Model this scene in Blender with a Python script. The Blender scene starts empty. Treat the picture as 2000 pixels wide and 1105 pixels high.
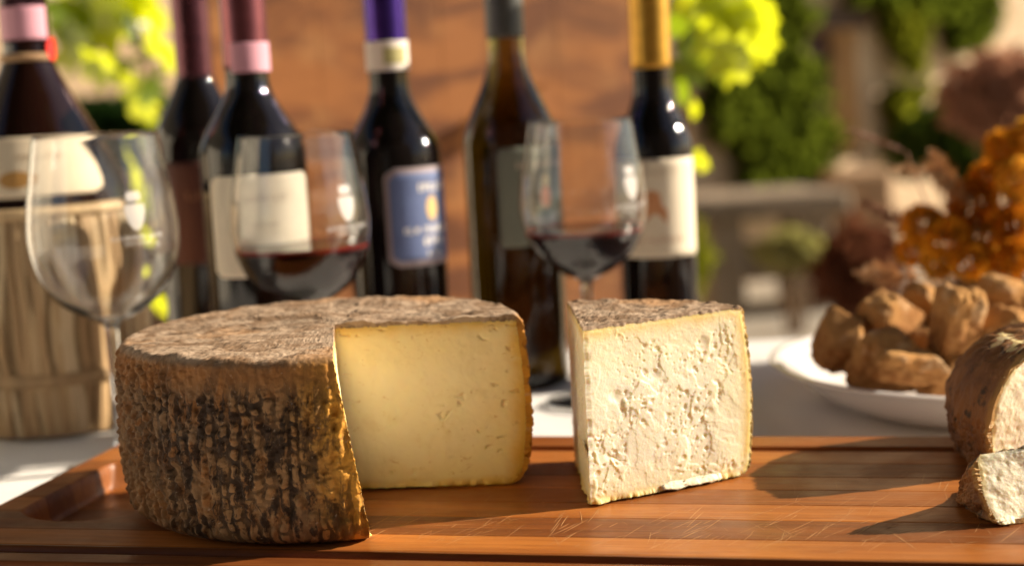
import bpy, math, random
import numpy as np
from mathutils import Vector, Matrix

sc = bpy.context.scene
col = sc.collection
R = math.radians

# ------------------------------------------------------------------ camera, sky, sun, exposure
TB = 0.028                                   # top of the cutting board above the table cloth (z = 0)
cam_d = bpy.data.cameras.new('camera')
cam = bpy.data.objects.new('camera', cam_d)
col.objects.link(cam)
sc.camera = cam
PITCH, ROLL = R(7.35), R(3.0)
fw = Vector((0, math.cos(PITCH), -math.sin(PITCH)))
r0 = Vector((1, 0, 0)); u0 = r0.cross(fw)
rt = r0 * math.cos(ROLL) - u0 * math.sin(ROLL)
up = u0 * math.cos(ROLL) + r0 * math.sin(ROLL)
cam.matrix_world = Matrix(((rt.x, up.x, -fw.x, 0), (rt.y, up.y, -fw.y, 0), (rt.z, up.z, -fw.z, 0.242), (0, 0, 0, 1)))
cam_d.sensor_width = 36
cam_d.lens = 56.16
cam_d.clip_start = 0.01
cam_d.clip_end = 500
cam_d.dof.use_dof = True
cam_d.dof.focus_distance = 0.762
cam_d.dof.aperture_fstop = 4.6
cam_d.dof.aperture_blades = 9

SUN_EL, SUN_AZ = R(25), R(10)                # azimuth counted from +x (right) towards +y (away)
world = bpy.data.worlds.new('World')
sc.world = world
world.use_nodes = True
wn = world.node_tree.nodes
sky = wn.new('ShaderNodeTexSky')
sky.sky_type = 'NISHITA'
sky.sun_disc = False
sky.sun_elevation = SUN_EL
sky.sun_rotation = R(90) - SUN_AZ
sky.air_density = 1.0
sky.dust_density = 0.7
bg = wn['Background']
world.node_tree.links.new(sky.outputs[0], bg.inputs[0])
bg.inputs[1].default_value = 0.05
sd = bpy.data.lights.new('sun', 'SUN')
sd.energy = 5.0
sd.angle = R(0.5)
sd.color = (1.0, 0.86, 0.67)
sun = bpy.data.objects.new('sun', sd)
col.objects.link(sun)
sv = Vector((math.cos(SUN_EL) * math.cos(SUN_AZ), math.cos(SUN_EL) * math.sin(SUN_AZ), math.sin(SUN_EL)))
sun.rotation_euler = sv.to_track_quat('Z', 'Y').to_euler()
sun.location = sv * 5
sc.view_settings.view_transform = 'Standard'
sc.view_settings.look = 'None'
sc.view_settings.gamma = 1
sc.view_settings.exposure = 1.05
sc.cycles.use_denoising = True
sc.cycles.max_bounces = 16
sc.cycles.transmission_bounces = 12
sc.cycles.transparent_max_bounces = 16

# ------------------------------------------------------------------ noise (numpy)
def _h(ix, iy, iz, seed):
    n = (ix.astype(np.int64) * 374761393 + iy.astype(np.int64) * 668265263 + iz.astype(np.int64) * 2147483647 + seed * 1274126177) & 0xffffffff
    n = ((n ^ (n >> 13)) * 1274126177) & 0xffffffff
    n = ((n ^ (n >> 16)) * 2246822519) & 0xffffffff
    return ((n ^ (n >> 15)) & 0xffffff) / float(0xffffff)

def vn(x, y, z=0.0, seed=0):
    x, y, z = np.broadcast_arrays(np.asarray(x, float), np.asarray(y, float), np.asarray(z, float))
    fx, fy, fz = np.floor(x), np.floor(y), np.floor(z)
    a, b, c = x - fx, y - fy, z - fz
    a = a * a * a * (a * (a * 6 - 15) + 10); b = b * b * b * (b * (b * 6 - 15) + 10); c = c * c * c * (c * (c * 6 - 15) + 10)
    out = 0
    for i in (0, 1):
        for j in (0, 1):
            for k in (0, 1):
                w = (a if i else 1 - a) * (b if j else 1 - b) * (c if k else 1 - c)
                out = out + w * _h(fx + i, fy + j, fz + k, seed)
    return out                                # 0..1

def fbm(x, y, z=0.0, seed=0, oct=4, gain=0.5):
    s, a, t = 0, 1.0, 0
    for o in range(oct):
        f = 2.03 ** o
        s = s + a * vn(np.asarray(x) * f, np.asarray(y) * f, np.asarray(z) * f, seed + o * 17)
        t += a; a *= gain
    return s / t

def worley(x, y, seed=0):
    x, y = np.broadcast_arrays(np.asarray(x, float), np.asarray(y, float))
    fx, fy = np.floor(x), np.floor(y)
    d1 = np.full(x.shape, 9.0); idv = np.zeros(x.shape)
    for i in (-1, 0, 1):
        for j in (-1, 0, 1):
            gx, gy = fx + i, fy + j
            z = np.zeros_like(gx)
            px = gx + _h(gx, gy, z, seed); py = gy + _h(gx, gy, z, seed + 5)
            d = np.hypot(x - px, y - py)
            m = d < d1
            idv = np.where(m, _h(gx, gy, z, seed + 9), idv)
            d1 = np.where(m, d, d1)
    return d1, idv

def ss(a, b, x):
    t = np.clip((np.asarray(x, float) - a) / (b - a), 0, 1)
    return t * t * (3 - 2 * t)

# ------------------------------------------------------------------ mesh helpers
def tag(o, label=None, cat=None, group=None, kind=None):
    if label: o['label'] = label
    if cat: o['category'] = cat
    if group: o['group'] = group
    if kind: o['kind'] = kind
    return o

def empty(name, loc=(0, 0, 0), rz=0.0, label=None, cat=None, group=None):
    o = bpy.data.objects.new(name, None)
    o.empty_display_size = 0.02
    col.objects.link(o)
    o.location = loc
    o.rotation_euler = (0, 0, rz)
    return tag(o, label, cat, group)

def mesh(name, V, F, mat, parent=None, smooth=True, attrs=None):
    me = bpy.data.meshes.new(name)
    V = np.asarray(V, np.float32).reshape(-1, 3)
    if isinstance(F, np.ndarray):
        n, k = F.shape
        me.vertices.add(len(V)); me.vertices.foreach_set('co', V.ravel())
        me.loops.add(n * k); me.loops.foreach_set('vertex_index', F.astype(np.int32).ravel())
        me.polygons.add(n)
        me.polygons.foreach_set('loop_start', np.arange(0, n * k, k, dtype=np.int32))
        me.update(calc_edges=True)
    else:
        me.from_pydata([tuple(map(float, v)) for v in V], [], F)
        me.update()
    if attrs:
        for k, a in attrs.items():
            at = me.attributes.new(k, 'FLOAT_VECTOR', 'POINT')
            at.data.foreach_set('vector', np.asarray(a, np.float32).ravel())
    me.polygons.foreach_set('use_smooth', [smooth] * len(me.polygons))
    me.validate()
    if mat: me.materials.append(mat)
    o = bpy.data.objects.new(name, me)
    col.objects.link(o)
    if parent: o.parent = parent
    return o

def gridf(nu, nv, wrap=False, flip=False, base=0):
    """faces of a grid of nu x nv vertices, index = i*nv + j"""
    i = np.arange(nu if wrap else nu - 1); j = np.arange(nv - 1)
    I, J = np.meshgrid(i, j, indexing='ij')
    I2 = (I + 1) % nu
    a, b, c, d = I * nv + J, I2 * nv + J, I2 * nv + J + 1, I * nv + J + 1
    f = np.stack([a, b, c, d], -1).reshape(-1, 4) + base
    return f[:, ::-1] if flip else f

def lathe(name, prof, mat, parent=None, n=64, smooth=True, close=False):
    prof = np.asarray(prof, float)
    a = np.linspace(0, 2 * math.pi, n, endpoint=False)
    V = np.stack([prof[None, :, 0] * np.cos(a)[:, None], prof[None, :, 0] * np.sin(a)[:, None], np.repeat(prof[None, :, 1], n, 0)], -1)
    return mesh(name, V, gridf(n, len(prof), True), mat, parent, smooth)

def spline(pts, n=8):
    """Catmull-Rom through profile points"""
    P = [np.array(p, float) for p in pts]
    P = [2 * P[0] - P[1]] + P + [2 * P[-1] - P[-2]]
    out = []
    for k in range(1, len(P) - 2):
        for t in np.linspace(0, 1, n, endpoint=False):
            p0, p1, p2, p3 = P[k - 1], P[k], P[k + 1], P[k + 2]
            out.append(0.5 * (2 * p1 + (p2 - p0) * t + (2 * p0 - 5 * p1 + 4 * p2 - p3) * t * t + (3 * p1 - p0 - 3 * p2 + p3) * t ** 3))
    out.append(P[-2])
    return np.array(out)

def join(parts):
    Vs, Fs, b = [], [], 0
    for V, F in parts:
        V = np.asarray(V, float).reshape(-1, 3)
        Vs.append(V); Fs += [tuple(int(i) + b for i in f) for f in F]; b += len(V)
    return np.concatenate(Vs), Fs

def box_vf(x0, x1, y0, y1, z0, z1, bev=0.0):
    if bev <= 0:
        V = [(x, y, z) for x in (x0, x1) for y in (y0, y1) for z in (z0, z1)]
        F = [(0, 1, 3, 2), (4, 6, 7, 5), (0, 4, 5, 1), (2, 3, 7, 6), (0, 2, 6, 4), (1, 5, 7, 3)]
        return V, F
    V = []; idx = {}
    for ix, x in enumerate((x0, x1)):
        for iy, y in enumerate((y0, y1)):
            for iz, z in enumerate((z0, z1)):
                sx, sy, sz = (bev if ix == 0 else -bev), (bev if iy == 0 else -bev), (bev if iz == 0 else -bev)
                for ax, p in enumerate(((x, y + sy, z + sz), (x + sx, y, z + sz), (x + sx, y + sy, z))):
                    idx[(ix, iy, iz, ax)] = len(V); V.append(p)
    g = lambda ix, iy, iz, ax: idx[(ix, iy, iz, ax)]
    F = []
    F += [(g(0,0,0,0), g(0,0,1,0), g(0,1,1,0), g(0,1,0,0)), (g(1,0,0,0), g(1,1,0,0), g(1,1,1,0), g(1,0,1,0))]
    F += [(g(0,0,0,1), g(1,0,0,1), g(1,0,1,1), g(0,0,1,1)), (g(0,1,0,1), g(0,1,1,1), g(1,1,1,1), g(1,1,0,1))]
    F += [(g(0,0,0,2), g(0,1,0,2), g(1,1,0,2), g(1,0,0,2)), (g(0,0,1,2), g(1,0,1,2), g(1,1,1,2), g(0,1,1,2))]
    for a in (0, 1):
        for b in (0, 1):
            F.append((g(a,b,0,0), g(a,b,1,0), g(a,b,1,1), g(a,b,0,1)))
            F.append((g(a,0,b,0), g(a,1,b,0), g(a,1,b,2), g(a,0,b,2)))
            F.append((g(0,a,b,1), g(1,a,b,1), g(1,a,b,2), g(0,a,b,2)))
            for c in (0, 1):
                F.append((g(a,b,c,0), g(a,b,c,1), g(a,b,c,2)))
    return V, F

def fix_normals(o):
    import bmesh
    bm = bmesh.new(); bm.from_mesh(o.data)
    bmesh.ops.recalc_face_normals(bm, faces=bm.faces)
    bm.to_mesh(o.data); bm.free()
    return o

def box(name, b, mat, parent=None, bev=0.0):
    V, F = box_vf(*b, bev=bev)
    return fix_normals(mesh(name, V, F, mat, parent, smooth=False))

def tube_vf(P, rad, n=8):
    P = [Vector(p) for p in P]
    rad = rad if hasattr(rad, '__len__') else [rad] * len(P)
    V, F = [], []
    for k, p in enumerate(P):
        d = (P[min(k + 1, len(P) - 1)] - P[max(k - 1, 0)]).normalized()
        a = d.orthogonal().normalized(); b = d.cross(a)
        for i in range(n):
            t = 2 * math.pi * i / n
            V.append(p + (a * math.cos(t) + b * math.sin(t)) * rad[k])
    for k in range(len(P) - 1):
        for i in range(n):
            F.append((k * n + i, k * n + (i + 1) % n, (k + 1) * n + (i + 1) % n, (k + 1) * n + i))
    F.append(tuple(range(n))[::-1]); F.append(tuple((len(P) - 1) * n + i for i in range(n)))
    return [tuple(v) for v in V], F

# ------------------------------------------------------------------ material helpers
class NT:
    def __init__(s, name):
        s.m = bpy.data.materials.new(name); s.m.use_nodes = True
        s.t = s.m.node_tree; s.b = s.t.nodes['Principled BSDF']; s.out = s.t.nodes['Material Output']
    def n(s, typ, **kw):
        nd = s.t.nodes.new('ShaderNode' + typ)
        for k, v in kw.items():
            if hasattr(nd, k) and k not in nd.inputs: setattr(nd, k, v)
            else: s.set(nd.inputs[k], v)
        return nd
    def set(s, sock, v):
        if isinstance(v, bpy.types.NodeSocket): s.t.links.new(v, sock)
        elif isinstance(v, bpy.types.Node): s.t.links.new(v.outputs[0], sock)
        else:
            if isinstance(v, tuple) and len(v) == 3 and sock.type == 'RGBA': v = (*v, 1)
            sock.default_value = v
    def p(s, **kw):
        for k, v in kw.items(): s.set(s.b.inputs[k.replace('_', ' ')], v)
        return s
    def coord(s, kind='Object', scale=(1, 1, 1), rot=(0, 0, 0)):
        tc = s.n('TexCoord'); mp = s.n('Mapping')
        s.t.links.new(tc.outputs[kind], mp.inputs[0])
        mp.inputs['Scale'].default_value = scale; mp.inputs['Rotation'].default_value = rot
        return mp.outputs[0]
    def attr(s, name):
        return s.n('Attribute', attribute_name=name).outputs['Vector']
    def sep(s, v):
        x = s.n('SeparateXYZ'); s.t.links.new(v, x.inputs[0]); return x.outputs
    def noise(s, vec, scale, detail=4, rough=0.55, dist=0.0):
        nd = s.n('TexNoise'); s.t.links.new(vec, nd.inputs['Vector'])
        nd.inputs['Scale'].default_value = scale; nd.inputs['Detail'].default_value = detail
        nd.inputs['Roughness'].default_value = rough; nd.inputs['Distortion'].default_value = dist
        return nd.outputs['Fac']
    def ramp(s, f, a, b, c0=0.0, c1=1.0):
        nd = s.n('MapRange'); nd.clamp = True; nd.interpolation_type = 'SMOOTHSTEP'
        s.set(nd.inputs['Value'], f); nd.inputs['From Min'].default_value = a; nd.inputs['From Max'].default_value = b
        nd.inputs['To Min'].default_value = c0; nd.inputs['To Max'].default_value = c1
        return nd.outputs[0]
    def mix(s, f, a, b):
        nd = s.n('MixRGB'); s.set(nd.inputs[0], f); s.set(nd.inputs[1], a); s.set(nd.inputs[2], b)
        return nd.outputs[0]
    def math(s, op, a, b=0.0):
        nd = s.n('Math', operation=op); s.set(nd.inputs[0], a); s.set(nd.inputs[1], b)
        return nd.outputs[0]
    def bump(s, h, strength=0.4, dist=0.001, normal=None):
        nd = s.n('Bump'); s.set(nd.inputs['Height'], h); nd.inputs['Strength'].default_value = strength
        nd.inputs['Distance'].default_value = dist
        if normal: s.t.links.new(normal, nd.inputs['Normal'])
        return nd.outputs[0]

def simple(name, c, rough=0.5, c2=None, scale=50, bump=0.0, bdist=0.001, bscale=None, metal=0.0, spec=0.5, stretch=(1, 1, 1), **kw):
    t = NT(name)
    v = t.coord('Object', stretch)
    c2 = c2 or tuple(x * 0.75 for x in c)
    nz = t.noise(v, scale)
    t.p(Base_Color=t.mix(t.ramp(nz, 0.3, 0.7), c, c2), Roughness=rough, Metallic=metal)
    t.b.inputs['Specular IOR Level'].default_value = spec
    if bump: t.p(Normal=t.bump(t.noise(v, bscale or scale * 2), bump, bdist))
    t.p(**kw)
    return t.m

# ------------------------------------------------------------------ setting: ground, table
g_t = NT('ground_stone')
v = g_t.coord()
g_t.p(Base_Color=g_t.mix(g_t.ramp(g_t.noise(v, 1.5, 6), 0.3, 0.7), (0.40, 0.35, 0.28), (0.28, 0.24, 0.19)), Roughness=0.9,
      Normal=g_t.bump(g_t.noise(v, 40, 6), 0.5, 0.02))
n = 41
gx = np.linspace(-1, 1, n); gx = np.sign(gx) * np.abs(gx) ** 3 * 250
X, Y = np.meshgrid(gx, gx, indexing='ij')
Z = -0.75 + 0.02 * (vn(X * 0.8, Y * 0.8, 0, 3) - 0.5)
tag(mesh('ground', np.stack([X, Y, Z], -1), gridf(n, n), g_t.m), kind='structure')

wood_leg = simple('table_wood', (0.20, 0.12, 0.07), 0.6, scale=12, stretch=(1, 1, 0.2))
TX0, TX1, TY0, TY1 = -0.95, 0.85, 0.30, 1.40
table = empty('table', ((TX0 + TX1) / 2, (TY0 + TY1) / 2, -0.73), 0, 'wooden table hidden under the white cloth', 'table')
hx, hy = (TX1 - TX0) / 2 - 0.01, (TY1 - TY0) / 2 - 0.01
box('tabletop', (-hx, hx, -hy, hy, 0.69, 0.722), wood_leg, table, 0.004)
for sx in (-1, 1):
    for sy in (-1, 1):
        box('leg', (sx * (hx - .06) - .03, sx * (hx - .06) + .03, sy * (hy - .06) - .03, sy * (hy - .06) + .03, -0.012, 0.689), wood_leg, table, 0.004)

ct = NT('white_cotton')
v = ct.coord('Object', (1, 1, 1))
wv = ct.n('TexWave', wave_type='BANDS', bands_direction='X'); ct.t.links.new(v, wv.inputs[0]); wv.inputs['Scale'].default_value = 320
wv2 = ct.n('TexWave', wave_type='BANDS', bands_direction='Y'); ct.t.links.new(v, wv2.inputs[0]); wv2.inputs['Scale'].default_value = 320
ct.p(Base_Color=(0.80, 0.78, 0.76), Roughness=0.85, Normal=ct.bump(ct.math('ADD', wv.outputs['Fac'], wv2.outputs['Fac']), 0.15, 0.0004))
nx, ny = 361, 281
xs = np.linspace(TX0 - 0.22, TX1 + 0.22, nx); ys = np.linspace(TY0 - 0.22, TY1 + 0.22, ny)
X, Y = np.meshgrid(xs, ys, indexing='ij')
cx = np.clip(X, TX0, TX1); cy = np.clip(Y, TY0, TY1)
ox, oy = X - cx, Y - cy
over = np.hypot(ox, oy)
def cloth_wrinkle(x, y):
    return 0.004 * (fbm(x * 6 + y * 2, y * 5, 0, 11, 3) - 0.5) + 0.0018 * (fbm(x * 25 + y * 12, y * 9, 0, 12, 2) - 0.5)
flat = ss(0.0, 0.10, np.hypot(np.maximum(np.abs(X + 0.03) - 0.62, 0), np.maximum(np.abs(Y - 0.99) - 0.40, 0)) + 0.02)
Z = -0.0004 - 0.0 * X + np.minimum(cloth_wrinkle(X, Y), 0.0) * 1.0
fold = 1 + 0.25 * np.sin((X + Y) * 22)
drop = np.where(over > 0, over, 0)
px = cx + np.where(over > 0, ox / np.maximum(over, 1e-6), 0) * np.minimum(drop, 0.012) * fold + np.where(over > .02, np.sign(ox) * 0.012 * np.sin(Y * 30), 0)
py = cy + np.where(over > 0, oy / np.maximum(over, 1e-6), 0) * np.minimum(drop, 0.012) * fold + np.where(over > .02, np.sign(oy) * 0.012 * np.sin(X * 30), 0)
for (ax_, ay_, bx_, by_, hh, ww) in ((.10, 1.02, .17, .93, .005, .010), (.155, 1.00, .20, .92, .004, .008), (-.62, .82, -.36, .90, .007, .012), (-.60, .95, -.40, 1.03, .005, .012), (-.66, .70, -.33, .74, .006, .014)):
    dx_, dy_ = bx_ - ax_, by_ - ay_; L2 = dx_ * dx_ + dy_ * dy_
    t_ = np.clip(((X - ax_) * dx_ + (Y - ay_) * dy_) / L2, 0, 1)
    dd_ = np.hypot(X - ax_ - t_ * dx_, Y - ay_ - t_ * dy_)
    Z = Z + hh * np.exp(-(dd_ / ww) ** 2) * np.sin(math.pi * np.clip(t_, .04, .96))
Z = Z - drop
tag(mesh('tablecloth', np.stack([px, py, Z], -1), gridf(nx, ny), ct.m), 'white cotton tablecloth spread under the board and bottles', 'tablecloth')

# ------------------------------------------------------------------ cutting board
BYAW = R(-13.5)
board = empty('cutting_board', (0, 0, 0), BYAW, 'oiled brown wooden cutting board with grooves and knife scratches', 'cutting board')
U0, U1, V0, V1 = -0.472, 0.170, 0.655, 0.916
WC = (-0.418, 0.792, 0.052, 0.070)           # the scooped well at the left end

def board_z(u, v):
    z = np.zeros(np.broadcast(u, v).shape) + TB
    def groove(d, w, depth):
        return depth * (1 - ss(w * 0.5 - 0.0016, w * 0.5, np.abs(d)))
    gz = np.maximum(groove(v - 0.6745, 0.0115, 0.0085) * (u < U1 - 0.02), groove(v - 0.884, 0.0095, 0.0075) * ((u > -0.44) & (u < U1 - 0.02)))
    gz = np.maximum(gz, groove(u - (U1 - 0.0245), 0.010, 0.0055) * ((v > 0.6745) & (v < 0.884)))
    d = np.hypot((u - WC[0]) / WC[2], (v - WC[1]) / WC[3])
    w = 0.015 * (1 - ss(0.86, 1.0, d)) * ss(-0.4525, -0.4495, u)
    return z - np.maximum(gz, w)

def wood_mat(name, a, b, seed):
    t = NT(name)
    v = t.coord('Object', (1, 1, 1))
    mp = t.n('Mapping'); t.t.links.new(v, mp.inputs[0]); mp.inputs['Location'].default_value = (seed * 3.7, seed * 1.3, 0); mp.inputs['Scale'].default_value = (7, 90, 60)
    g1 = t.noise(mp.outputs[0], 1.6, 7, 0.62, 0.6)
    mp2 = t.n('Mapping'); t.t.links.new(v, mp2.inputs[0]); mp2.inputs['Location'].default_value = (seed * 2.1, seed, 0); mp2.inputs['Scale'].default_value = (40, 900, 900)
    g2 = t.noise(mp2.outputs[0], 1.0, 3, 0.6)
    c = t.mix(t.ramp(g1, 0.32, 0.68), a, b)
    c = t.mix(t.ramp(g2, 0.60, 0.75, 0, 0.55), c, tuple(x * 0.45 for x in b))
    wear = t.noise(v, 28, 5, 0.6)
    t.p(Base_Color=c, Roughness=t.ramp(wear, 0.3, 0.7, 0.28, 0.50), Normal=t.bump(t.math('ADD', g2, t.math('MULTIPLY', g1, 0.6)), 0.22, 0.0006))
    t.b.inputs['Specular IOR Level'].default_value = 0.24
    return t.m

cuts = [V0, 0.683, 0.709, 0.741, 0.768, 0.796, 0.822, 0.851, 0.8765, V1]
tones = [((0.22, 0.068, 0.015), (0.14, 0.040, 0.010)), ((0.45, 0.158, 0.032), (0.31, 0.098, 0.020)), ((0.23, 0.072, 0.017), (0.14, 0.042, 0.011)),
         ((0.43, 0.150, 0.031), (0.30, 0.096, 0.020)), ((0.30, 0.098, 0.021), (0.20, 0.061, 0.014)), ((0.41, 0.144, 0.030), (0.29, 0.092, 0.019)),
         ((0.29, 0.096, 0.021), (0.19, 0.060, 0.014)), ((0.45, 0.160, 0.033), (0.32, 0.102, 0.021)), ((0.31, 0.102, 0.023), (0.21, 0.064, 0.015))]
us = np.unique(np.round(np.concatenate([np.linspace(U0, -0.36, 141), np.linspace(-0.36, U1 - 0.035, 120), np.linspace(U1 - 0.035, U1, 45)]), 5))
for k in range(len(cuts) - 1):
    v0, v1 = cuts[k], cuts[k + 1]
    vs = np.linspace(v0 + 0.00005, v1 - 0.00005, 42)
    UU, VV = np.meshgrid(us, vs, indexing='ij')
    # rounded ends of the board at its corners
    cr = 0.022
    dv = np.clip(np.maximum(V0 + cr - VV, VV - (V1 - cr)), 0, cr)
    inset = cr - np.sqrt(np.maximum(cr * cr - dv * dv, 0))
    mid = (U0 + U1) / 2; half = (U1 - U0) / 2
    UU = mid + (UU - mid) * (half - inset) / half
    ZZ = board_z(UU, VV)
    edge = np.minimum(VV - v0, v1 - VV)
    first = (k == 0); last = (k == len(cuts) - 2)
    ZZ = ZZ - 0.00022 * (1 - ss(0, 0.0007, edge))
    rim = np.minimum(np.minimum(UU - (U0 + inset), (U1 - inset) - UU), np.minimum(VV - V0, V1 - VV))
    ZZ = ZZ - 0.0022 * (1 - np.sqrt(np.clip(1 - (1 - np.clip(rim / 0.0025, 0, 1)) ** 2, 0, 1)))
    ZZ = ZZ + 0.00012 * (vn(UU * 30, VV * 60, k, 31) - 0.5)
    nu, nv = UU.shape
    top = np.stack([UU, VV, ZZ], -1).reshape(-1, 3)
    bot = top.copy(); bot[:, 2] = 0.0015
    Ft = gridf(nu, nv)
    ring = np.concatenate([np.arange(nu) * nv, (nu - 1) * nv + np.arange(1, nv), np.arange(nu - 2, -1, -1) * nv + nv - 1, np.arange(nv - 2, 0, -1)])
    rt2 = np.roll(ring, -1)
    nt = len(top)
    side_t, side_b = top[ring].copy(), bot[ring].copy()
    nr = len(ring)
    Vall = np.concatenate([top, side_t, side_b])
    a = np.arange(nr); b2 = np.roll(a, -1)
    Fs = np.stack([nt + b2, nt + a, nt + nr + a, nt + nr + b2], -1)
    o = mesh('plank', Vall, np.concatenate([Ft, Fs]), wood_mat('oiled_wood_%d' % k, *tones[k], k), board)

# pale knife scratches: thin slivers lying on the planks
rng = random.Random(5)
V, F = [], []
def scratch(u, v, ang, L, w):
    c, s = math.cos(ang), math.sin(ang)
    bend = rng.uniform(-0.012, 0.012) * L
    b0 = len(V); m = 6
    for i in range(m + 1):
        t = i / m
        x = u + c * L * (t - .5) - s * bend * (4 * t * (1 - t)); y = v + s * L * (t - .5) + c * bend * 4 * t * (1 - t)
        ww = w * (0.15 + math.sin(math.pi * min(max(t, .02), .98)) ** .6)
        z = TB + 0.00012
        V.extend([(x - s * ww, y + c * ww, z), (x + s * ww, y - c * ww, z)])
    for i in range(m):
        F.append((b0 + 2 * i, b0 + 2 * i + 1, b0 + 2 * i + 3, b0 + 2 * i + 2))
def ok_spot(u, v):
    return 0.686 < v < 0.874 and u > -0.35 and u < U1 - 0.045
clusters = [(-0.265, .705, 1.35, 22), (-0.19, .70, 1.25, 26), (-0.10, .715, 1.15, 34), (-0.055, .735, 1.2, 30), (-0.02, .70, 1.1, 18), (0.02, .75, 0.9, 16), (-0.03, .84, .7, 18), (0.05, .80, 1.5, 16), (-0.16, .74, 1.5, 14), (0.03, .70, 0.5, 16), (-0.21,.72,.2,10)]
for cu, cv, an, m in clusters:
    for i in range(m):
        u, vv = cu + rng.gauss(0, .022), cv + rng.gauss(0, .020)
        L = rng.uniform(.006, .030)
        a = an + rng.gauss(0, .16) if rng.random() < .93 else rng.uniform(0, math.pi)
        if ok_spot(u, vv - L / 2) and ok_spot(u, vv + L / 2): scratch(u, vv, a, L, rng.uniform(.00005, .00018))
for i in range(170):
    u, vv, L = rng.uniform(-0.33, 0.12), rng.uniform(.69, .87), rng.uniform(.004, .025)
    if ok_spot(u, vv - L / 2) and ok_spot(u, vv + L / 2): scratch(u, vv, rng.uniform(.3, 2.2), L, rng.uniform(.00004, .00009))
tag(mesh('knife_scratches', V, F, simple('scratched_wood', (0.62, 0.36, 0.16), 0.6, (0.48, 0.23, 0.085), 300), board), kind='stuff')

# ------------------------------------------------------------------ cheese
def cheese_profile(R_bot, R_mid, R_top, H, f_bot, f_top, n_side=170, n_top=90, n_bot=10):
    """outer profile from under the bottom, up the bulged side, over the top to the axis: r, z"""
    pts = []
    def side_r(z):
        t = z / H
        return R_mid - (R_mid - R_bot) * (1 - t / .45) ** 2 * (t < .45) - (R_mid - R_top) * ((t - .45) / .55) ** 2 * (t >= .45)
    for x in np.linspace(0.55, 1, n_bot, endpoint=False): pts.append(((side_r(f_bot) - f_bot) * x, 0))
    for a in np.linspace(0, math.pi / 2, 18, endpoint=False): pts.append((side_r(f_bot) - f_bot + f_bot * math.sin(a), f_bot - f_bot * math.cos(a)))
    for z in np.linspace(f_bot, H - f_top, n_side, endpoint=False): pts.append((side_r(z), z))
    for a in np.linspace(0, math.pi / 2, 16, endpoint=False): pts.append((side_r(H - f_top) - f_top + f_top * math.cos(a), H - f_top + f_top * math.sin(a)))
    for x in np.linspace(1, 0, n_top): pts.append(((side_r(H - f_top) - f_top) * x + 1e-5, H))
    return np.array(pts)

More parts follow.
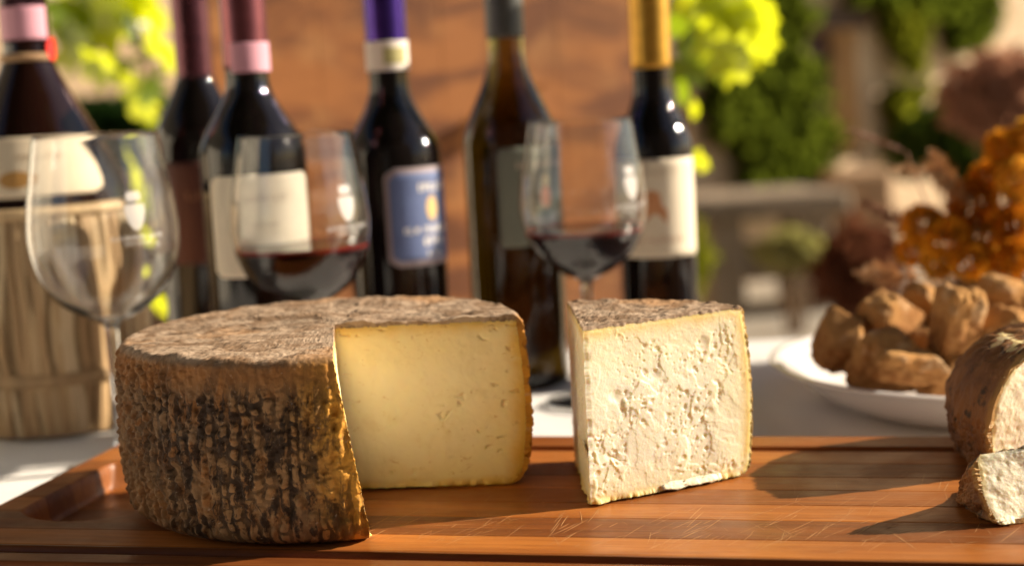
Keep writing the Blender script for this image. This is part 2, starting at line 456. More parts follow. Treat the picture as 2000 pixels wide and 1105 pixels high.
def cheese(parent, a0, a1, prof, H, rind_h, face_h, mats, na=500, skew0=0.0, skew1=0.0, t=0.0015, nface=(150, 130), seed=0, edge_jit=0.0006, knot_fn=None, off=(0.0, 0.0)):
    """parent > rind, paste.  a0..a1 is the sector that is there (radians); skewN tilts a cut with height."""
    rind_mat, paste_mat = mats
    P = prof; ns = len(P)
    s = np.concatenate([[0], np.cumsum(np.hypot(*np.diff(P, axis=0).T))])
    tang = np.gradient(P, axis=0); nn = np.stack([tang[:, 1], -tang[:, 0]], -1); nn /= np.maximum(np.linalg.norm(nn, axis=1, keepdims=True), 1e-9)
    Rm = P[:, 0].max()
    f = np.linspace(0, 1, na)
    def gscale(a):                                       # the cuts may meet off the middle of the round
        q = off[0] * np.cos(a) + off[1] * np.sin(a)
        return (q + np.sqrt(Rm * Rm - off[0] ** 2 - off[1] ** 2 + q * q)) / Rm
    def ang(ff, z):
        lo = a0 + skew0 * (0.5 - z / H); hi = a1 + skew1 * (0.5 - z / H)
        return lo + (hi - lo) * ff
    A = ang(f[:, None], P[None, :, 1])
    arc = A * Rm
    cut = np.minimum(f[:, None], 1 - f[:, None]) * (a1 - a0) * P[None, :, 0]
    Xc, Yc = P[None, :, 0] * np.cos(A), P[None, :, 0] * np.sin(A)
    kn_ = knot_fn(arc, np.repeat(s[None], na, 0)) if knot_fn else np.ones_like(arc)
    dsp = rind_h(arc, np.repeat(s[None], na, 0), Xc, Yc, np.repeat(P[None, :, 1], na, 0), cut)
    rr = P[None, :, 0] + nn[None, :, 0] * dsp; zz = P[None, :, 1] + nn[None, :, 1] * dsp
    zz = np.maximum(zz, 0.0)
    # crumbly edge along the cuts
    wob = (fbm(s[None] * 900, np.array([[0.0], [7.0]]), 0, seed + 40, 3) - 0.5) * 2 * edge_jit
    e = np.exp(-(f * (a1 - a0) * Rm / 0.0018)); e2 = e[::-1]
    dA = (e[:, None] * wob[0][None] - e2[:, None] * wob[1][None]) / np.maximum(P[None, :, 0], 0.01)
    A2 = A + dA
    rr = rr * gscale(A)
    V = np.stack([rr * np.cos(A2), rr * np.sin(A2), zz], -1)
    rp = np.stack([arc, np.repeat(s[None], na, 0), cut], -1)
    F = gridf(na, ns, flip=False)
    parts_V, parts_F, parts_A = [V.reshape(-1, 3)], [F], [rp.reshape(-1, 3)]
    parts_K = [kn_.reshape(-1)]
    base = na * ns
    for idx, flip in ((0, False), (na - 1, True)):
        outer = V[idx]
        Ain = A2[idx]
        ri = np.maximum(P[:, 0] - nn[:, 0] * t * 1.1, 0.0) * gscale(A[idx]); zi = np.clip(P[:, 1] - nn[:, 1] * t * 1.1, 0.0004, H)
        inner = np.stack([ri * np.cos(Ain), ri * np.sin(Ain), zi], -1)
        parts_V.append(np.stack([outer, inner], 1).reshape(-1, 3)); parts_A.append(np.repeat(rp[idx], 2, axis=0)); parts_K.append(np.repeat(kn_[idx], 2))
        parts_F.append(gridf(ns, 2, flip=not flip, base=base)); base += 2 * ns
    Vr, Fr, Ar = np.concatenate(parts_V), np.concatenate(parts_F), np.concatenate(parts_A)
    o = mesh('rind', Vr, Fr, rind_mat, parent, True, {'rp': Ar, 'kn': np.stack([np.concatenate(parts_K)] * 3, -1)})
    # paste: closed solid just inside the rind
    side = P[(nn[:, 0] > 0.02) & (P[:, 0] > 0.3 * Rm)]
    zr, idx = np.unique(side[:, 1], return_index=True); rr_ = side[idx, 0]
    nr, nz = nface
    zq = np.linspace(0, 1, nz); zq = 0.0009 + zq * (H - t * 0.9 - 0.0009)
    rq = np.interp(zq, zr, rr_) - t
    rho = np.linspace(0, 1, nr)
    faces_V, faces_F, faces_A = [], [], []
    base = 0
    jx = (fbm(zq * 420, zq * 0 + 3, 0, seed + 60, 3) - 0.5) * 2 * edge_jit * 1.3
    def add(V, F, A):
        nonlocal base
        faces_V.append(V.reshape(-1, 3)); faces_F.append(F + base); faces_A.append(A.reshape(-1, 3)); base += V.reshape(-1, 3).shape[0]
    mida = (a0 + a1) / 2
    for which, sgn in ((0.0, -1), (1.0, 1)):
        a = ang(which, zq)[None, :] + rho[:, None] * 0
        rqa = rq * gscale(ang(which, zq))
        r = rho[:, None] * rqa[None, :]
        Zg = np.repeat(zq[None], nr, 0)
        dist = np.minimum(rqa[None] - r, np.minimum(H - Zg, Zg * 1.5))
        fade = ss(0, 0.0022, np.minimum(rqa[None] - r, H - t * .9 - Zg)) * ss(0, 0.003, r)
        d = face_h(r, Zg, which, dist) * fade
        low = (1 - ss(0, 0.004, Zg)) * (fbm(r * 260, r * 0, which * 5, seed + 80, 3) - 0.35) * 0.004
        low = np.where(r > 0.002, low, 0)
        x = r * np.cos(a) - sgn * np.sin(a) * (d + np.maximum(low, -0.0006)) + jx[None] * math.cos(mida) * (1 - ss(0, 0.004, r))
        y = r * np.sin(a) + sgn * np.cos(a) * (d + np.maximum(low, -0.0006)) + jx[None] * math.sin(mida) * (1 - ss(0, 0.004, r))
        add(np.stack([x, y, Zg], -1), gridf(nr, nz, flip=(which > .5)), np.stack([r, Zg, dist], -1))
    nb = 40
    fb = np.linspace(0, 1, nb)
    Ab = ang(fb[:, None], zq[None])
    gb_ = gscale(Ab)
    add(np.stack([rq[None] * gb_ * np.cos(Ab), rq[None] * gb_ * np.sin(Ab), np.repeat(zq[None], nb, 0)], -1), gridf(nb, nz), np.zeros((nb, nz, 3)))
    for zi, fl in ((0, True), (nz - 1, False)):
        Ad = ang(fb, zq[zi])[:, None] + rho[None] * 0
        rd = rho[None] * rq[zi] * gscale(Ad)
        add(np.stack([rd * np.cos(Ad), rd * np.sin(Ad), np.full(Ad.shape, zq[zi])], -1), gridf(nb, nr, flip=not fl), np.zeros((nb, nr, 3)))
    p = mesh('paste', np.concatenate(faces_V), np.concatenate(faces_F), paste_mat, parent, True, {'fp': np.concatenate(faces_A)})
    return o, p

def paste_mat(name, core, mid, rim, sss, scale, wet=0.35, bumps=0.5, bsc=260, rim_w=0.011):
    t = NT(name)
    fp = t.attr('fp'); x, y, d = t.sep(fp)
    v = t.coord()
    nz = t.noise(v, 60, 4)
    dd = t.math('ADD', d, t.math('MULTIPLY', t.math('SUBTRACT', nz, 0.5), 0.006))
    c = t.mix(t.ramp(dd, 0.0, rim_w, 1, 0), mid, rim)
    c = t.mix(t.ramp(dd, 0.006, 0.035), c, core)
    c = t.mix(t.ramp(t.noise(v, 75, 6, .65, .6), 0.50, 0.72, 0, 0.55), c, tuple(k * 0.88 for k in mid))
    c = t.mix(t.ramp(t.noise(t.coord('Object', (1, 1, 1.8)), 210, 3, .5, 1.2), 0.66, 0.72, 0, 0.5), c, tuple(k * 0.8 for k in rim))
    h = t.noise(v, bsc, 6, 0.65)
    t.p(Base_Color=c, Roughness=t.ramp(t.noise(v, 500, 2), .3, .7, wet, wet + .25), Normal=t.bump(h, bumps, 0.0012))
    t.b.inputs['Specular IOR Level'].default_value = .3
    t.b.inputs['Subsurface Weight'].default_value = sss
    t.b.inputs['Subsurface Radius'].default_value = (1.0, 0.75, 0.38)
    t.b.inputs['Subsurface Scale'].default_value = scale
    return t.m

def rind_mat(name, top_s, tan, grey, dark, orange, cutcol, cut_w=0.018, moldscale=95, mold_shade_u=(-9.0, -8.0)):
    """top_s: arc length where the top begins"""
    t = NT(name)
    rp = t.attr('rp'); u, s, cut = t.sep(rp)
    mp = t.n('Mapping'); t.t.links.new(rp, mp.inputs[0]); mp.inputs['Scale'].default_value = (1.0, 0.75, 0)
    v2 = mp.outputs[0]
    ob = t.coord()
    big = t.noise(ob, 16, 3)
    fine = t.noise(v2, moldscale, 7, 0.68, 0.4)
    vert = t.n('Mapping'); t.t.links.new(rp, vert.inputs[0]); vert.inputs['Scale'].default_value = (170, 45, 0)
    streak = t.noise(vert.outputs[0], 1.0, 6, 0.65, 0.5)
    speck = t.noise(v2, 420, 5, 0.7)
    c = t.mix(t.ramp(big, 0.35, 0.65), tan, grey)
    c = t.mix(t.ramp(fine, 0.45, 0.62, 0, 0.8), c, orange)
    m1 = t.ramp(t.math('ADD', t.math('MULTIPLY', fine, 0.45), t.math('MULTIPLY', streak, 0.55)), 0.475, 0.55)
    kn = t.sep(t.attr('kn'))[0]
    gap = t.math('MULTIPLY', t.ramp(kn, 0.15, 0.75, 1, 0), t.ramp(t.noise(v2, 48, 5), .38, .60, .10, 1.0))     # mould in the weave print, darkened to paint in shade between ribs
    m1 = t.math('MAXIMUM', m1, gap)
    m1 = t.math('MULTIPLY', m1, t.ramp(t.math('ADD', u, t.math('MULTIPLY', big, .10)), mold_shade_u[0], mold_shade_u[1], .30, 1.0))  # mould thins to the left, partly painting in that side's light
    cutm = t.ramp(t.math('ADD', cut, t.math('MULTIPLY', t.math('SUBTRACT', fine, .5), .03)), 0.0, cut_w, 1, 0)
    c = t.mix(t.math('MULTIPLY', cutm, 0.9), c, cutcol)
    topm = t.ramp(s, top_s - 0.004, top_s + 0.003)
    wax = t.math('MULTIPLY', t.ramp(s, top_s - 0.020, top_s - 0.006), t.math('SUBTRACT', 1.0, topm))
    wax = t.math('MULTIPLY', wax, t.ramp(t.noise(v2, 60, 4), 0.3, 0.6, 0.35, 1.0))
    c = t.mix(t.math('MULTIPLY', wax, 0.75), c, orange)
    m1 = t.math('MULTIPLY', m1, t.math('SUBTRACT', 1.0, t.math('MULTIPLY', wax, 0.75)))
    m1 = t.math('MULTIPLY', m1, t.math('SUBTRACT', 1.0, t.math('MULTIPLY', cutm, 0.4)))
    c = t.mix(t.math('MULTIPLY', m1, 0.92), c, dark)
    # the flat top: dry, greyish, wrinkled
    tc = t.mix(t.ramp(t.noise(ob, 55, 6, 0.65, 0.8), 0.38, 0.62), (0.43, 0.315, 0.22), (0.23, 0.145, 0.085))
    st = t.n('Mapping'); t.t.links.new(ob, st.inputs[0]); st.inputs['Scale'].default_value = (60, 230, 100); st.inputs['Rotation'].default_value = (0, 0, R(-12))
    tc = t.mix(t.ramp(t.noise(st.outputs[0], 1.0, 6, 0.7, 0.9), 0.56, 0.68, 0, 0.9), tc, (0.07, 0.045, 0.03))
    tc = t.mix(t.ramp(big, 0.5, 0.68, 0, 0.55), tc, (0.44, 0.22, 0.08))
    c = t.mix(topm, c, tc)
    c = t.mix(t.ramp(speck, 0.60, 0.72, 0, 0.5), c, (0.50, 0.40, 0.30))
    t.p(Base_Color=c, Roughness=t.ramp(speck, 0.3, 0.7, 0.68, 0.92))
    n1 = t.bump(fine, 0.5, 0.0012); n2 = t.bump(speck, 0.5, 0.0006, n1)
    t.p(Normal=n2)
    t.b.inputs['Specular IOR Level'].default_value = 0.25
    return t.m

# --- the big wheel with its slice cut out
WH = 0.090
wp = cheese_profile(0.1010, 0.1068, 0.1035, WH, 0.013, 0.0045)
sarr = np.concatenate([[0], np.cumsum(np.hypot(*np.diff(wp, axis=0).T))])
top_s = float(sarr[np.argmax(wp[:, 1] > WH - 0.0012)])
bot_s = float(sarr[np.argmax(wp[:, 1] > 0.004)])

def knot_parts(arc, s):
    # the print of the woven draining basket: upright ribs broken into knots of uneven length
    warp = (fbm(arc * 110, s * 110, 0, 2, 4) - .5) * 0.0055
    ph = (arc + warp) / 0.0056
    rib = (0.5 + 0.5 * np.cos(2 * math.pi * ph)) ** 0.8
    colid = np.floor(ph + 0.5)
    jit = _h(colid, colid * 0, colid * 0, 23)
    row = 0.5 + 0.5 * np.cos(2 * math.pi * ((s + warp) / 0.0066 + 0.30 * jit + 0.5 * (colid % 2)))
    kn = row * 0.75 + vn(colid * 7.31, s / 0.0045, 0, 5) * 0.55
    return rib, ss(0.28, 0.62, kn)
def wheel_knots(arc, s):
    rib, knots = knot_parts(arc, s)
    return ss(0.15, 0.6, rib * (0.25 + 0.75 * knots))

def wheel_rind(arc, s, X, Y, Z, cut):
    side = ss(bot_s - 0.004, bot_s + 0.006, s) * (1 - ss(top_s - 0.005, top_s - 0.0005, s))
    smooth_top = 1 - 0.75 * ss(top_s - 0.022, top_s - 0.010, s) * ss(.40, .46, arc)
    rib, knots = knot_parts(arc, s)
    knots2 = ss(0.3, 0.65, vn(arc / 0.0045, s / 0.006, 0, 77))
    rough = fbm(arc * 420, s * 420, 0, 8, 4) - 0.5
    pits = np.minimum(fbm(arc * 170, s * 130, 0, 9, 4) - 0.40, 0) * 6
    str_ = 0.55 + 0.6 * vn(arc * 35, s * 30, 0, 21)
    d = (rib * (0.40 + 0.60 * knots) - 0.55) * 0.0024 * str_ + (knots2 - .5) * 0.0009 + rough * 0.0019 + pits * 0.0018
    d = np.maximum(d, -0.0023) * side * smooth_top
    top = ss(top_s - 0.001, top_s + 0.004, s)
    wr = fbm(X * 70 + Y * 20, Y * 210 - X * 50, 0, 14, 5) - 0.5
    crack = -np.abs(fbm(X * 60, Y * 190 - X * 40, 0, 15, 4) - 0.5)
    crack = np.maximum(crack, -0.05) * 20 + 1
    d = d + top * (wr * 0.0036 - crack * -0.0004 + (fbm(X * 14, Y * 14, 0, 16, 2) - .5) * 0.0028 + (fbm(X * 600, Y * 600, 0, 17, 3) - .5) * 0.0007)
    d = d + (1 - top) * (1 - side) * rough * 0.0006
    return d

def wheel_face(r, z, which, dist):
    d = (fbm(r * 45, z * 45, which * 9, 41, 4) - .5) * 0.0016 + (fbm(r * 330, z * 330, which * 9, 42, 3) - .5) * 0.00030
    wx = (fbm(r * 240, z * 240, which, 45, 3) - .5) * 0.006; wz = (fbm(r * 240, z * 240, which + 2, 46, 3) - .5) * 0.006
    w, wid = worley((r + wx) * 105 + (z + wz) * 40, (z + wz) * 260, 43 + int(which))
    size = .10 + .26 * vn(wid * 900, wid * 333, 0, 47)
    hole = (wid > 0.70) * (1 - ss(size * .4, size, w)) * ss(.36, .56, fbm(r * 30, z * 30, 0, 48, 2))
    return d - hole * 0.0013

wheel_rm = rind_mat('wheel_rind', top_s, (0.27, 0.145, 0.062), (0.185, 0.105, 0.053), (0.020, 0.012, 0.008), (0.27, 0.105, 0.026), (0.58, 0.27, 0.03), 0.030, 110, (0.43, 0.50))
wheel_pm = paste_mat('wheel_paste', (0.89, 0.79, 0.53), (0.87, 0.73, 0.41), (0.74, 0.45, 0.09), 0.6, 0.006, 0.40, 0.30, 300)
wheel = empty('round_cheese', (-0.0945, 0.830, TB + 0.0004), 0, 'large brown ribbed cheese wheel with a slice cut out showing yellow inside', 'cheese')
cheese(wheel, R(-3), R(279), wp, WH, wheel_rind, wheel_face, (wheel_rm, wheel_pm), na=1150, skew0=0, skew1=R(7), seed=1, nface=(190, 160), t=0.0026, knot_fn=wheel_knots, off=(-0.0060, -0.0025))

# --- the slice standing beside it
kp = cheese_profile(0.098, 0.1015, 0.097, WH, 0.009, 0.005, 120, 90)
sk = np.concatenate([[0], np.cumsum(np.hypot(*np.diff(kp, axis=0).T))])
ktop = float(sk[np.argmax(kp[:, 1] > WH - 0.0012)])
def wedge_rind(arc, s, X, Y, Z, cut):
    side = (1 - ss(ktop - 0.005, ktop, s))
    rib = 0.5 + 0.5 * np.cos(2 * math.pi * arc / 0.0058)
    rough = fbm(arc * 420, s * 420, 0, 58, 4) - 0.5
    top = ss(ktop - 0.001, ktop + 0.004, s)
    wr = fbm(X * 120 + Y * 40, Y * 260 - X * 60, 0, 64, 5) - 0.5
    return side * ((rib - .5) * 0.0012 + rough * 0.0012) + top * (wr * 0.0030 + (fbm(X * 500, Y * 500, 0, 67, 3) - .5) * 0.0009)

def wedge_face(r, z, which, dist):
    inner = ss(0.003, 0.014, dist)
    wx = (fbm(r * 70, z * 70, 1, 90, 4) - .5) * 0.016; wz = (fbm(r * 70, z * 70, 2, 91, 4) - .5) * 0.016
    zone = ss(0.44, 0.60, fbm(r * 34, z * 34, 4, 94, 3))               # where the paste has crumbled
    d = (fbm(r * 26, z * 26, 3, 92, 2) - .5) * 0.0034 + (fbm(r * 130, z * 130, 3, 99, 3) - .5) * 0.0009
    for q, th in enumerate((.42, .52, .60)):                            # broken flake edges
        f1 = fbm((r + wx) * (48 + 9 * q), (z + wz) * (40 + 9 * q), 7 + q, 101 + q, 3)
        d = d + (ss(th - .006, th + .006, f1) - .5) * 0.0009 * (.35 + .65 * zone)
    w2, wid2 = worley((r + wx * .35) * 210, (z + wz * .35) * 250, 95)
    size = .18 + .30 * _h(np.floor(wid2 * 4096), np.zeros_like(wid2), np.zeros_like(wid2), 4)
    hole2 = (wid2 > 0.68) * (1 - ss(size * .45, size, w2)) * zone
    w4, wid4 = worley(r * 420, z * 420, 96)
    hole4 = (wid4 > 0.70) * (1 - ss(.12, .38, w4)) * (.25 + .75 * zone)
    w3, wid3 = worley((r + wx * .5) * 58 + .3, (z + wz * .5) * 74, 97)
    big = (wid3 > 0.80) * (1 - ss(0.06, 0.30, w3))
    d = d - hole2 * 0.0015 - hole4 * 0.0007 - big * 0.0017 + (fbm(r * 600, z * 600, 5, 98, 3) - .5) * 0.00035
    d = d * (0.12 + 0.25 * inner) + 0.0004
    return np.clip(d, -0.006, 0.0035)

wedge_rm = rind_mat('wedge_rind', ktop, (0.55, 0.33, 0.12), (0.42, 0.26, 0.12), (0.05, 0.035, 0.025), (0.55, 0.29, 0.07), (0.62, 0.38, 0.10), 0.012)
wedge_pm = paste_mat('wedge_paste', (0.86, 0.80, 0.63), (0.86, 0.77, 0.54), (0.78, 0.54, 0.18), 0.8, 0.0055, 0.34, 0.28, 420, 0.0100)
wedge = empty('cheese_wedge', (0.0335, 0.7735, TB + 0.0004), 0, 'crumbly white cheese wedge with its dry brown rind on top', 'cheese')
cheese(wedge, R(28), R(92), kp, WH, wedge_rind, wedge_face, (wedge_rm, wedge_pm), na=260, seed=3, nface=(290, 260), edge_jit=0.0007)
# curled flake hanging on its left corner and broken edge at the foot
def flake(parent, name, c, size, rz, seed, mat, tilt=0.0):
    n = 9
    a, b = np.meshgrid(np.linspace(-1, 1, n), np.linspace(-1, 1, n), indexing='ij')
    w = 1 - 0.45 * np.abs(a) ** 1.5 + (fbm(a * 2.5, b * 2.5, 0, seed, 3) - .5) * .7
    x = a * size[0]; y = b * size[1] * w; z = (fbm(a * 2, b * 2, 3, seed + 1, 3) - .5) * size[2] * 2
    th = size[2] * (0.25 + 0.75 * (1 - a * a) * (1 - b * b))
    top = np.stack([x, y, z + th], -1).reshape(-1, 3); bot = np.stack([x, y, z - th], -1).reshape(-1, 3)
    M = Matrix.Rotation(rz, 3, 'Z') @ Matrix.Rotation(tilt, 3, 'X')
    Vv = np.concatenate([top, bot]) @ np.array(M).T + np.array(c)
    ring = np.concatenate([np.arange(n) * n, (n - 1) * n + np.arange(1, n), np.arange(n - 2, -1, -1) * n + n - 1, np.arange(n - 2, 0, -1)])
    nr = len(ring); r2 = np.roll(ring, -1)
    Fv = np.concatenate([gridf(n, n), gridf(n, n, flip=True, base=n * n), np.stack([r2, ring, ring + n * n, r2 + n * n], -1)])
    return mesh(name, Vv, Fv, mat, parent)
flk = simple('cheese_flake', (0.84, 0.76, 0.56), 0.5, (0.82, 0.70, 0.46), 200, 0.6, 0.0010)
flake(wedge, 'flake', (-0.0012, 0.012, 0.026), (0.010, 0.005, 0.0006), R(95), 5, flk, R(70))
for i, (rr, sz) in enumerate([(0.050, 0.009), (0.064, 0.010), (0.072, 0.006)]):
    a = R(28)
    flake(wedge, 'flake', (rr * math.cos(a) + .0016 * math.sin(a), rr * math.sin(a) - .0016 * math.cos(a), 0.0030), (sz, 0.0022, 0.0004), a, 20 + i, flk, R(62))

# --- two pieces of a darker, rounder cheese at the right end of the board
def piece(name, loc, a0, a1, Rr, H, label, seed, na, ftop, skew=0.0, cut_top=False):
    pr = cheese_profile(Rr * 0.93, Rr, Rr * 0.97, H, H * 0.10, ftop, 90, 60)
    sp = np.concatenate([[0], np.cumsum(np.hypot(*np.diff(pr, axis=0).T))])
    def rh(arc, s, X, Y, Z, cut):
        return np.clip((fbm(X * 110 + seed, Y * 110, Z * 110, seed, 4) - .5) * 0.0045 + (fbm(X * 420, Y * 420, Z * 420, seed + 1, 4) - .5) * 0.0022 - np.abs(fbm(arc * 120, s * 90, 0, seed + 2, 3) - .5) * 0.004, -0.0018, 0.0014)
    def fh(r, z, which, dist):
        d = (fbm(r * 60, z * 60, which, seed + 4, 3) - .5) * 0.0018 + (fbm(r * 350, z * 350, which, seed + 5, 4) - .5) * 0.0007
        w, wid = worley(r * 230, z * 230, seed + 6)
        return d - (wid > .8) * (1 - ss(.1, .4, w)) * 0.0002
    e = empty(name, loc, 0, label, 'cheese')
    t = NT(name + '_rind'); v = t.coord()
    c = t.mix(t.ramp(t.noise(v, 45, 4), .35, .65), (0.31, 0.135, 0.040), (0.17, 0.070, 0.026))
    c = t.mix(t.ramp(t.noise(v, 130, 6, .68), .52, .66), c, (0.055, 0.032, 0.018))
    c = t.mix(t.ramp(t.noise(v, 300, 4), .60, .72, 0, .6), c, (0.40, 0.22, 0.08))
    cutm = t.ramp(t.sep(t.attr('rp'))[2], 0, 0.006, 1, 0)
    c = t.mix(t.math('MULTIPLY', cutm, .7), c, (0.62, 0.36, 0.10))
    if cut_top:
        c = t.mix(t.ramp(t.sep(v)[2], H - .0055, H - .0035), c, (0.84, 0.74, 0.56))
    t.p(Base_Color=c, Roughness=0.5, Normal=t.bump(t.noise(v, 350, 6, .7), 0.7, 0.0015))
    pm = paste_mat(name + '_paste', (0.88, 0.80, 0.63), (0.88, 0.79, 0.59), (0.80, 0.62, 0.30), 0.6, 0.005, 0.30, 0.4, 520, 0.004)
    cheese(e, R(a0), R(a1), pr, H, rh, fh, (t.m, pm), na=na, seed=seed, nface=(140, 130), skew0=0, skew1=skew, edge_jit=0.0014, t=0.0021)
    if cut_top:
        for ch in e.children:
            co = np.zeros(len(ch.data.vertices) * 3, np.float32); ch.data.vertices.foreach_get('co', co); co = co.reshape(-1, 3)
            back = -co[:, 0] * math.sin(R(a1)) + co[:, 1] * math.cos(R(a1))        # distance to the cut face plane
            back = np.clip(-back, 0, 1)
            co[:, 2] *= 1 - .92 * ss(-.004, .045, back)
            ch.data.vertices.foreach_set('co', co.ravel()); ch.data.update()
    return e
piece('cheese_chunk', (0.316, 0.826, TB + .0004), 125, 206, 0.088, 0.066, 'rough brown rinded cheese chunk standing behind the small piece', 120, 300, 0.040, R(-6))
piece('cheese_piece', (0.279, 0.727, TB + .0004), 148, 194, 0.074, 0.036, 'small low cheese piece with glistening cut face in front of the chunk', 140, 200, 0.007, R(12), True)

# ------------------------------------------------------------------ bottles
def dark_glass(name, c):
    t = NT(name)
    d = t.n('BsdfDiffuse'); d.inputs[0].default_value = (*c, 1)
    g = t.n('BsdfGlossy'); g.distribution = 'BECKMANN'; g.inputs['Roughness'].default_value = 0.05; g.inputs[0].default_value = (1, 1, 1, 1)
    fr = t.n('Fresnel'); fr.inputs['IOR'].default_value = 1.5
    m = t.n('MixShader'); t.t.links.new(fr.outputs[0], m.inputs[0]); t.t.links.new(d.outputs[0], m.inputs[1]); t.t.links.new(g.outputs[0], m.inputs[2])
    t.t.links.new(m.outputs[0], t.out.inputs['Surface'])
    return t.m
def foil(name, c, rough=0.24, metal=0.7):
    return simple(name, c, rough, tuple(x * .8 for x in c), 90, 0.12, 0.0006, 60, metal)
def paper(name, c, c2=None):
    return simple(name, c, 0.65, c2 or tuple(x * .93 for x in c), 60, 0.1, 0.0003, 700)

def prof_r(prof, z):
    """outer radius at height z of a profile that rises"""
    k = np.argsort(prof[:, 1], kind='stable')
    return np.interp(z, prof[k, 1], prof[k, 0])

def patch(name, prof, z0, z1, a0, a1, mat, parent, corner=0.0, off=0.0003, nz=18, na=26, face=0.0):
    """a sheet wrapped round the axis between two heights and two angles, corners rounded (metres); face = angle that looks to the viewer"""
    z = np.linspace(z0, z1, nz)
    r = prof_r(prof, z) + off
    rm = r.mean(); hw = (a1 - a0) / 2; am = (a0 + a1) / 2 + face
    dz = np.minimum(z - z0, z1 - z)
    ins = np.where(dz < corner, corner - np.sqrt(np.maximum(corner ** 2 - (corner - dz) ** 2, 0)), 0) / rm
    t = np.linspace(-1, 1, na)
    A = am + t[:, None] * (hw - ins)[None]
    th = 0.00012
    out = np.stack([r[None] * np.cos(A), r[None] * np.sin(A), np.repeat(z[None], na, 0)], -1).reshape(-1, 3)
    inn = np.stack([(r - th)[None] * np.cos(A), (r - th)[None] * np.sin(A), np.repeat(z[None], na, 0)], -1).reshape(-1, 3)
    ring = np.concatenate([np.arange(na) * nz, (na - 1) * nz + np.arange(1, nz), np.arange(na - 2, -1, -1) * nz + nz - 1, np.arange(nz - 2, 0, -1)])
    r2 = np.roll(ring, -1)
    F = np.concatenate([gridf(na, nz), gridf(na, nz, flip=True, base=na * nz), np.stack([r2, ring, ring + na * nz, r2 + na * nz], -1)])
    return mesh(name, np.concatenate([out, inn]), F, mat, parent)

def shape_patch(name, prof, pts, am, zc, mat, parent, off=0.0006, face=0.0):
    """a small flat emblem: outline points (metres: across, up) wrapped on the surface as a fan of rings"""
    P = np.array(pts, float); c = P.mean(0); n = len(P)
    rings = [c[None] + (P - c) * k for k in (0.0, 0.35, 0.7, 1.0)]
    V = []
    for rg in rings:
        z = zc + rg[:, 1]; r = prof_r(prof, z) + off; a = am + face + rg[:, 0] / r
        V.append(np.stack([r * np.cos(a), r * np.sin(a), z], -1))
    V = np.concatenate(V)
    F = []
    for k in range(3):
        for i in range(n):
            F.append((k * n + i, k * n + (i + 1) % n, (k + 1) * n + (i + 1) % n, (k + 1) * n + i))
    return fix_normals(mesh(name, V, np.array(F), mat, parent))

def facing(x, y):
    return math.atan2(-y, -x)

def lettering(prof, am, zc, width, height, mat, parent, seed, face, off=0.0006, name='print_line'):
    """a line of tiny print: separate strokes, joined into one part"""
    rg = random.Random(seed)
    Vs, Fs = [], []
    x = -width / 2
    while x < width / 2:
        w = height * rg.uniform(.35, .8)
        for q in range(rg.choice((2, 2, 3))):
            ww = height * rg.uniform(.14, .24)
            x0 = x + rg.uniform(0, max(w - ww, 0)); hgt = height * rg.uniform(.7, 1.0)
            z = np.array([zc - height / 2, zc - height / 2 + hgt]); r = prof_r(prof, z) + off
            V = []
            for k in range(2):
                for xx in (x0, x0 + ww):
                    a = am + face + xx / r[k]
                    V.append((r[k] * math.cos(a), r[k] * math.sin(a), z[k]))
            Vs.append((V, [(0, 1, 3, 2)]))
        z = zc + height * rg.choice((-.45, 0, .42)); r = float(prof_r(prof, z)) + off
        V = []
        for zz in (z - height * .09, z + height * .09):
            for xx in (x, x + w):
                a = am + face + xx / r
                V.append((r * math.cos(a), r * math.sin(a), zz))
        Vs.append((V, [(0, 1, 3, 2)]))
        x += w + height * .22 + (height * .5 if rg.random() < .12 else 0)
    V, F = join(Vs)
    return mesh(name, V, F, mat, parent, False)

def ell(rx, ry, n=20, cx=0, cy=0):
    return [(cx + rx * math.cos(2 * math.pi * i / n), cy + ry * math.sin(2 * math.pi * i / n)) for i in range(n)]

def bottle_profile(Rb, Rn, z_sh, z_neck, H, curve=0.5):
    body = [(0.0, 0.012), (Rb * .55, 0.008), (Rb * .80, 0.0015), (Rb - .004, 0.0), (Rb - .001, .0015), (Rb, .005)]
    pts = [(Rb, .005)] + [(Rb, z) for z in np.linspace(.02, z_sh, 16)]
    sh = []
    for t in np.linspace(0, 1, 22)[1:]:
        # rounded shoulder flowing into the neck
        a = t
        k = (1 - a) ** 2 * 3 * a * curve * 1.2 + (1 - a) ** 3
        k = min(1, (1 - ss(0.0, 1.0, a ** (0.75 + curve * .5))))
        sh.append((Rn + (Rb - Rn) * float(k), z_sh + (z_neck - z_sh) * t))
    neck = [(Rn, z) for z in np.linspace(z_neck + .006, H - .012, 10)]
    lip = [(Rn + .0018, H - .011), (Rn + .002, H - .004), (Rn, H), (Rn * .5, H), (0, H)]
    return np.array(body[:-1] + pts + sh + neck + lip)

def bottle(loc, prof, glass, cap_z, cap_mat, Rn, H, label):
    b = empty('wine_bottle', (loc[0], loc[1], 0.0006), 0, label, 'bottle', 'wine bottles standing in a row')
    lathe('glass_body', prof, glass, b, 72)
    cap = [(Rn + .0002, cap_z), (Rn + .0010, cap_z)] + [(Rn + .0010, z) for z in np.linspace(cap_z + .004, H - .014, 8)] + [(Rn + .0026, H - .012), (Rn + .0028, H - .004), (Rn + .001, H + .001), (Rn * .4, H + .0012), (0, H + .0012)]
    lathe('capsule', cap, cap_mat, b, 56)
    capp = np.array(cap)
    return b, capp

